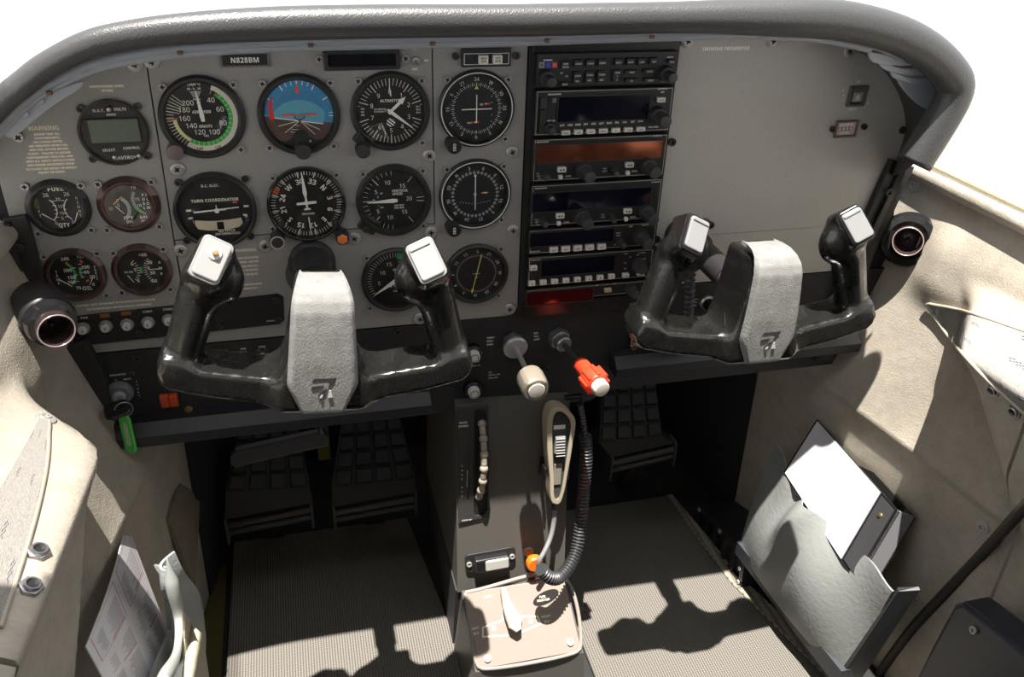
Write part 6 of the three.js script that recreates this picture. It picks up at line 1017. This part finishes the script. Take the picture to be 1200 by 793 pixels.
// checklist card, pocket and folded papers by the pilot's wall
{
  const A = pxx(148, 611, -0.228), B = pxx(100, 757, -0.222), C = pxx(140, 830, -0.196), D = pxx(208, 770, -0.178); const bi = (u, v) => A.clone().lerp(D, u).lerp(B.clone().lerp(C, u), v);
  const tx = canvas(700, 1000, (c) => {
    c.fillStyle = '#e6e4e8'; c.fillRect(0, 0, 700, 1000); c.strokeStyle = '#c05050'; c.lineWidth = 4; c.strokeRect(30, 640, 280, 330); c.strokeRect(370, 640, 290, 330);
    for (const [x0, y0, n] of [[50, 60, 20], [380, 60, 22], [50, 360, 14], [380, 400, 12], [50, 670, 16], [390, 670, 17]]) { c.fillStyle = '#b83c3c'; c.fillRect(x0, y0 - 18, 150, 8); for (let i = 0; i < n; i++) { c.fillStyle = i % 6 === 5 ? '#c05252' : '#85838c'; c.fillRect(x0, y0 + i * 13, 90 + rnd() * 60, 4); c.fillRect(x0 + 180, y0 + i * 13, 40 + rnd() * 30, 4); } }
  });
  const g = sheet((u, v) => bi(v, u).add(V(0.004 * Math.sin(u * 3), 0, 0)), 10, 10, 0.0012); { const uvA = g.attributes.uv; }
  const t = thing('checklist_card', 'white laminated checklist card with red headings leaning by the wall', 'card'); part('card', g, new THREE.MeshStandardMaterial({ map: tx, roughness: 0.25 }), t);
  const vin = std(0.27, 0.29, 0.29, 0.45, { bumpMap: rep(NZ_LEATHER, 5), bumpScale: 0.0004 }); const lp = [[180, 662], [190, 690], [203, 735], [185, 800]], rp = [[208, 646], [224, 700], [240, 745], [248, 800]]; const cl = new THREE.CatmullRomCurve3(lp.map(([a, b], i) => pxx(a, b, -0.178 + i * 0.003))), cr = new THREE.CatmullRomCurve3(rp.map(([a, b]) => pxx(a, b, -0.155)));
  const pk = thing('map_pocket', 'limp grey vinyl pocket beside the checklist card', 'pocket'); part('vinyl_front', sheet((u, v) => { const p = cl.getPoint(u).lerp(cr.getPoint(u), v); p.z += 0.016 * Math.sin(v * Math.PI) + 0.005 * Math.sin(u * 14); p.x += 0.008 * Math.sin(v * 6 + u * 5); return p; }, 40, 16, 0.003, [0.3, 0.1]), vin, pk);
  part('hem', sweep([[196, 655], [203, 690], [210, 725], [208, 760], [190, 800]].map(([a, b]) => pxx(a, b, -0.158)), (u) => (0.0055 + 0.0015 * Math.sin(u * 9)) * Math.min(1, 0.15 + 6 * u), 50, 12), std(0.32, 0.33, 0.32, 0.45), pk, 'rolled hem with sunlight put into its pale colour');  // hem kept paler than the vinyl to imitate a sunlit edge
  part('liner_flap', sheet((u, v) => pxx(lerp(lerp(214, 236, u), lerp(215, 244, u), v), lerp(lerp(718, 745, u), 800, v), -0.149 - 0.006 * Math.sin(u * 5 + v * 3)), 8, 8, 0.002), std(0.4, 0.36, 0.27, 0.7), pk, 'beige cardboard stiffener');
  const bk = thing('folded_booklet', 'worn tan folded booklet tucked into the dark side lining', 'booklet'); part('cover', sheet((u, v) => { const px = lerp(lerp(213, 231, u), lerp(192, 224, u), v), py = lerp(lerp(546, 560, u), lerp(608, 688, u), v); return pxx(px, py, -0.205 + 0.012 * u + 0.005 * Math.sin(v * 4)); }, 8, 8, 0.006), std(0.24, 0.2, 0.15, 0.7, { map: rep(NZ_COL, 1) }), bk);
}
{ // heater grille by the far footwell wall
  const q = [[818, 592], [874, 650], [868, 688], [814, 625]].map(([a, b]) => pxx(a, b, 0.628)), bi = (u, v) => q[0].clone().lerp(q[1], u).lerp(q[3].clone().lerp(q[2], u), v), n = V(-1, 0, 0);
  const t = thing('heater_outlet', 'black slotted heater outlet with bright screws low on the footwell wall', 'outlet'); part('box', hexa(q.map((p) => p.clone().add(V(0.006, 0, 0))), q.map((p) => p.clone().add(V(0.09, 0, 0)))), M.black, t);
  for (const [v0, v1] of [[0, 0.16], [0.84, 1]]) part('frame_bar', hexa([bi(0, v0), bi(1, v0), bi(1, v1), bi(0, v1)], [bi(0, v0), bi(1, v0), bi(1, v1), bi(0, v1)].map((p) => p.clone().add(V(0.008, 0, 0)))), M.bezel, t); for (let i = 0; i < 6; i++) { const u = i / 5 * 0.94; part('louvre', hexa([bi(u, 0.1), bi(u + 0.06, 0.1), bi(u + 0.06, 0.9), bi(u, 0.9)], [bi(u, 0.1), bi(u + 0.06, 0.1), bi(u + 0.06, 0.9), bi(u, 0.9)].map((p) => p.clone().add(V(0.01, 0, 0)))), M.bezel, t); }
  for (const [u, v] of [[0.05, 0.08], [0.5, 0.08], [0.95, 0.5], [0.05, 0.92], [0.5, 0.92], [0.95, 0.92]]) { const s = part('screw', SCREW, M.screw, t); s.position.copy(bi(u, v)); s.quaternion.setFromUnitVectors(V(0, 0, 1), n); }
}
{ // dark moulded corner by the door sill
  const p = [[1072, 800], [1090, 760], [1118, 708], [1128, 705], [1160, 730], [1215, 775], [1215, 800]].map(([a, b]) => pxx(a, b, 0.70)); const s = shapeOf(p.map((v) => [v.z, v.y])); const g = new THREE.ExtrudeGeometry(s, { depth: 0.03, bevelEnabled: true, bevelThickness: 0.006, bevelSize: 0.006, bevelOffset: -0.006, bevelSegments: 3 }); g.applyMatrix4(new THREE.Matrix4().makeBasis(V(0, 0, 1), V(0, 1, 0), V(-1, 0, 0)).setPosition(0.735, 0, 0));
  const t = thing('door_pocket', 'glossy navy black moulded pocket on the lower door beyond the seal', 'pocket'); part('moulding', g, std(0.028, 0.031, 0.042, 0.35), t); const q = pxx(1142, 738, 0.6985), k = part('screw', SCREW_BIG, M.screw, t); k.position.copy(q); k.quaternion.setFromUnitVectors(V(0, 0, 1), V(-1, 0, 0));
}
renderer.render(scene, camera);
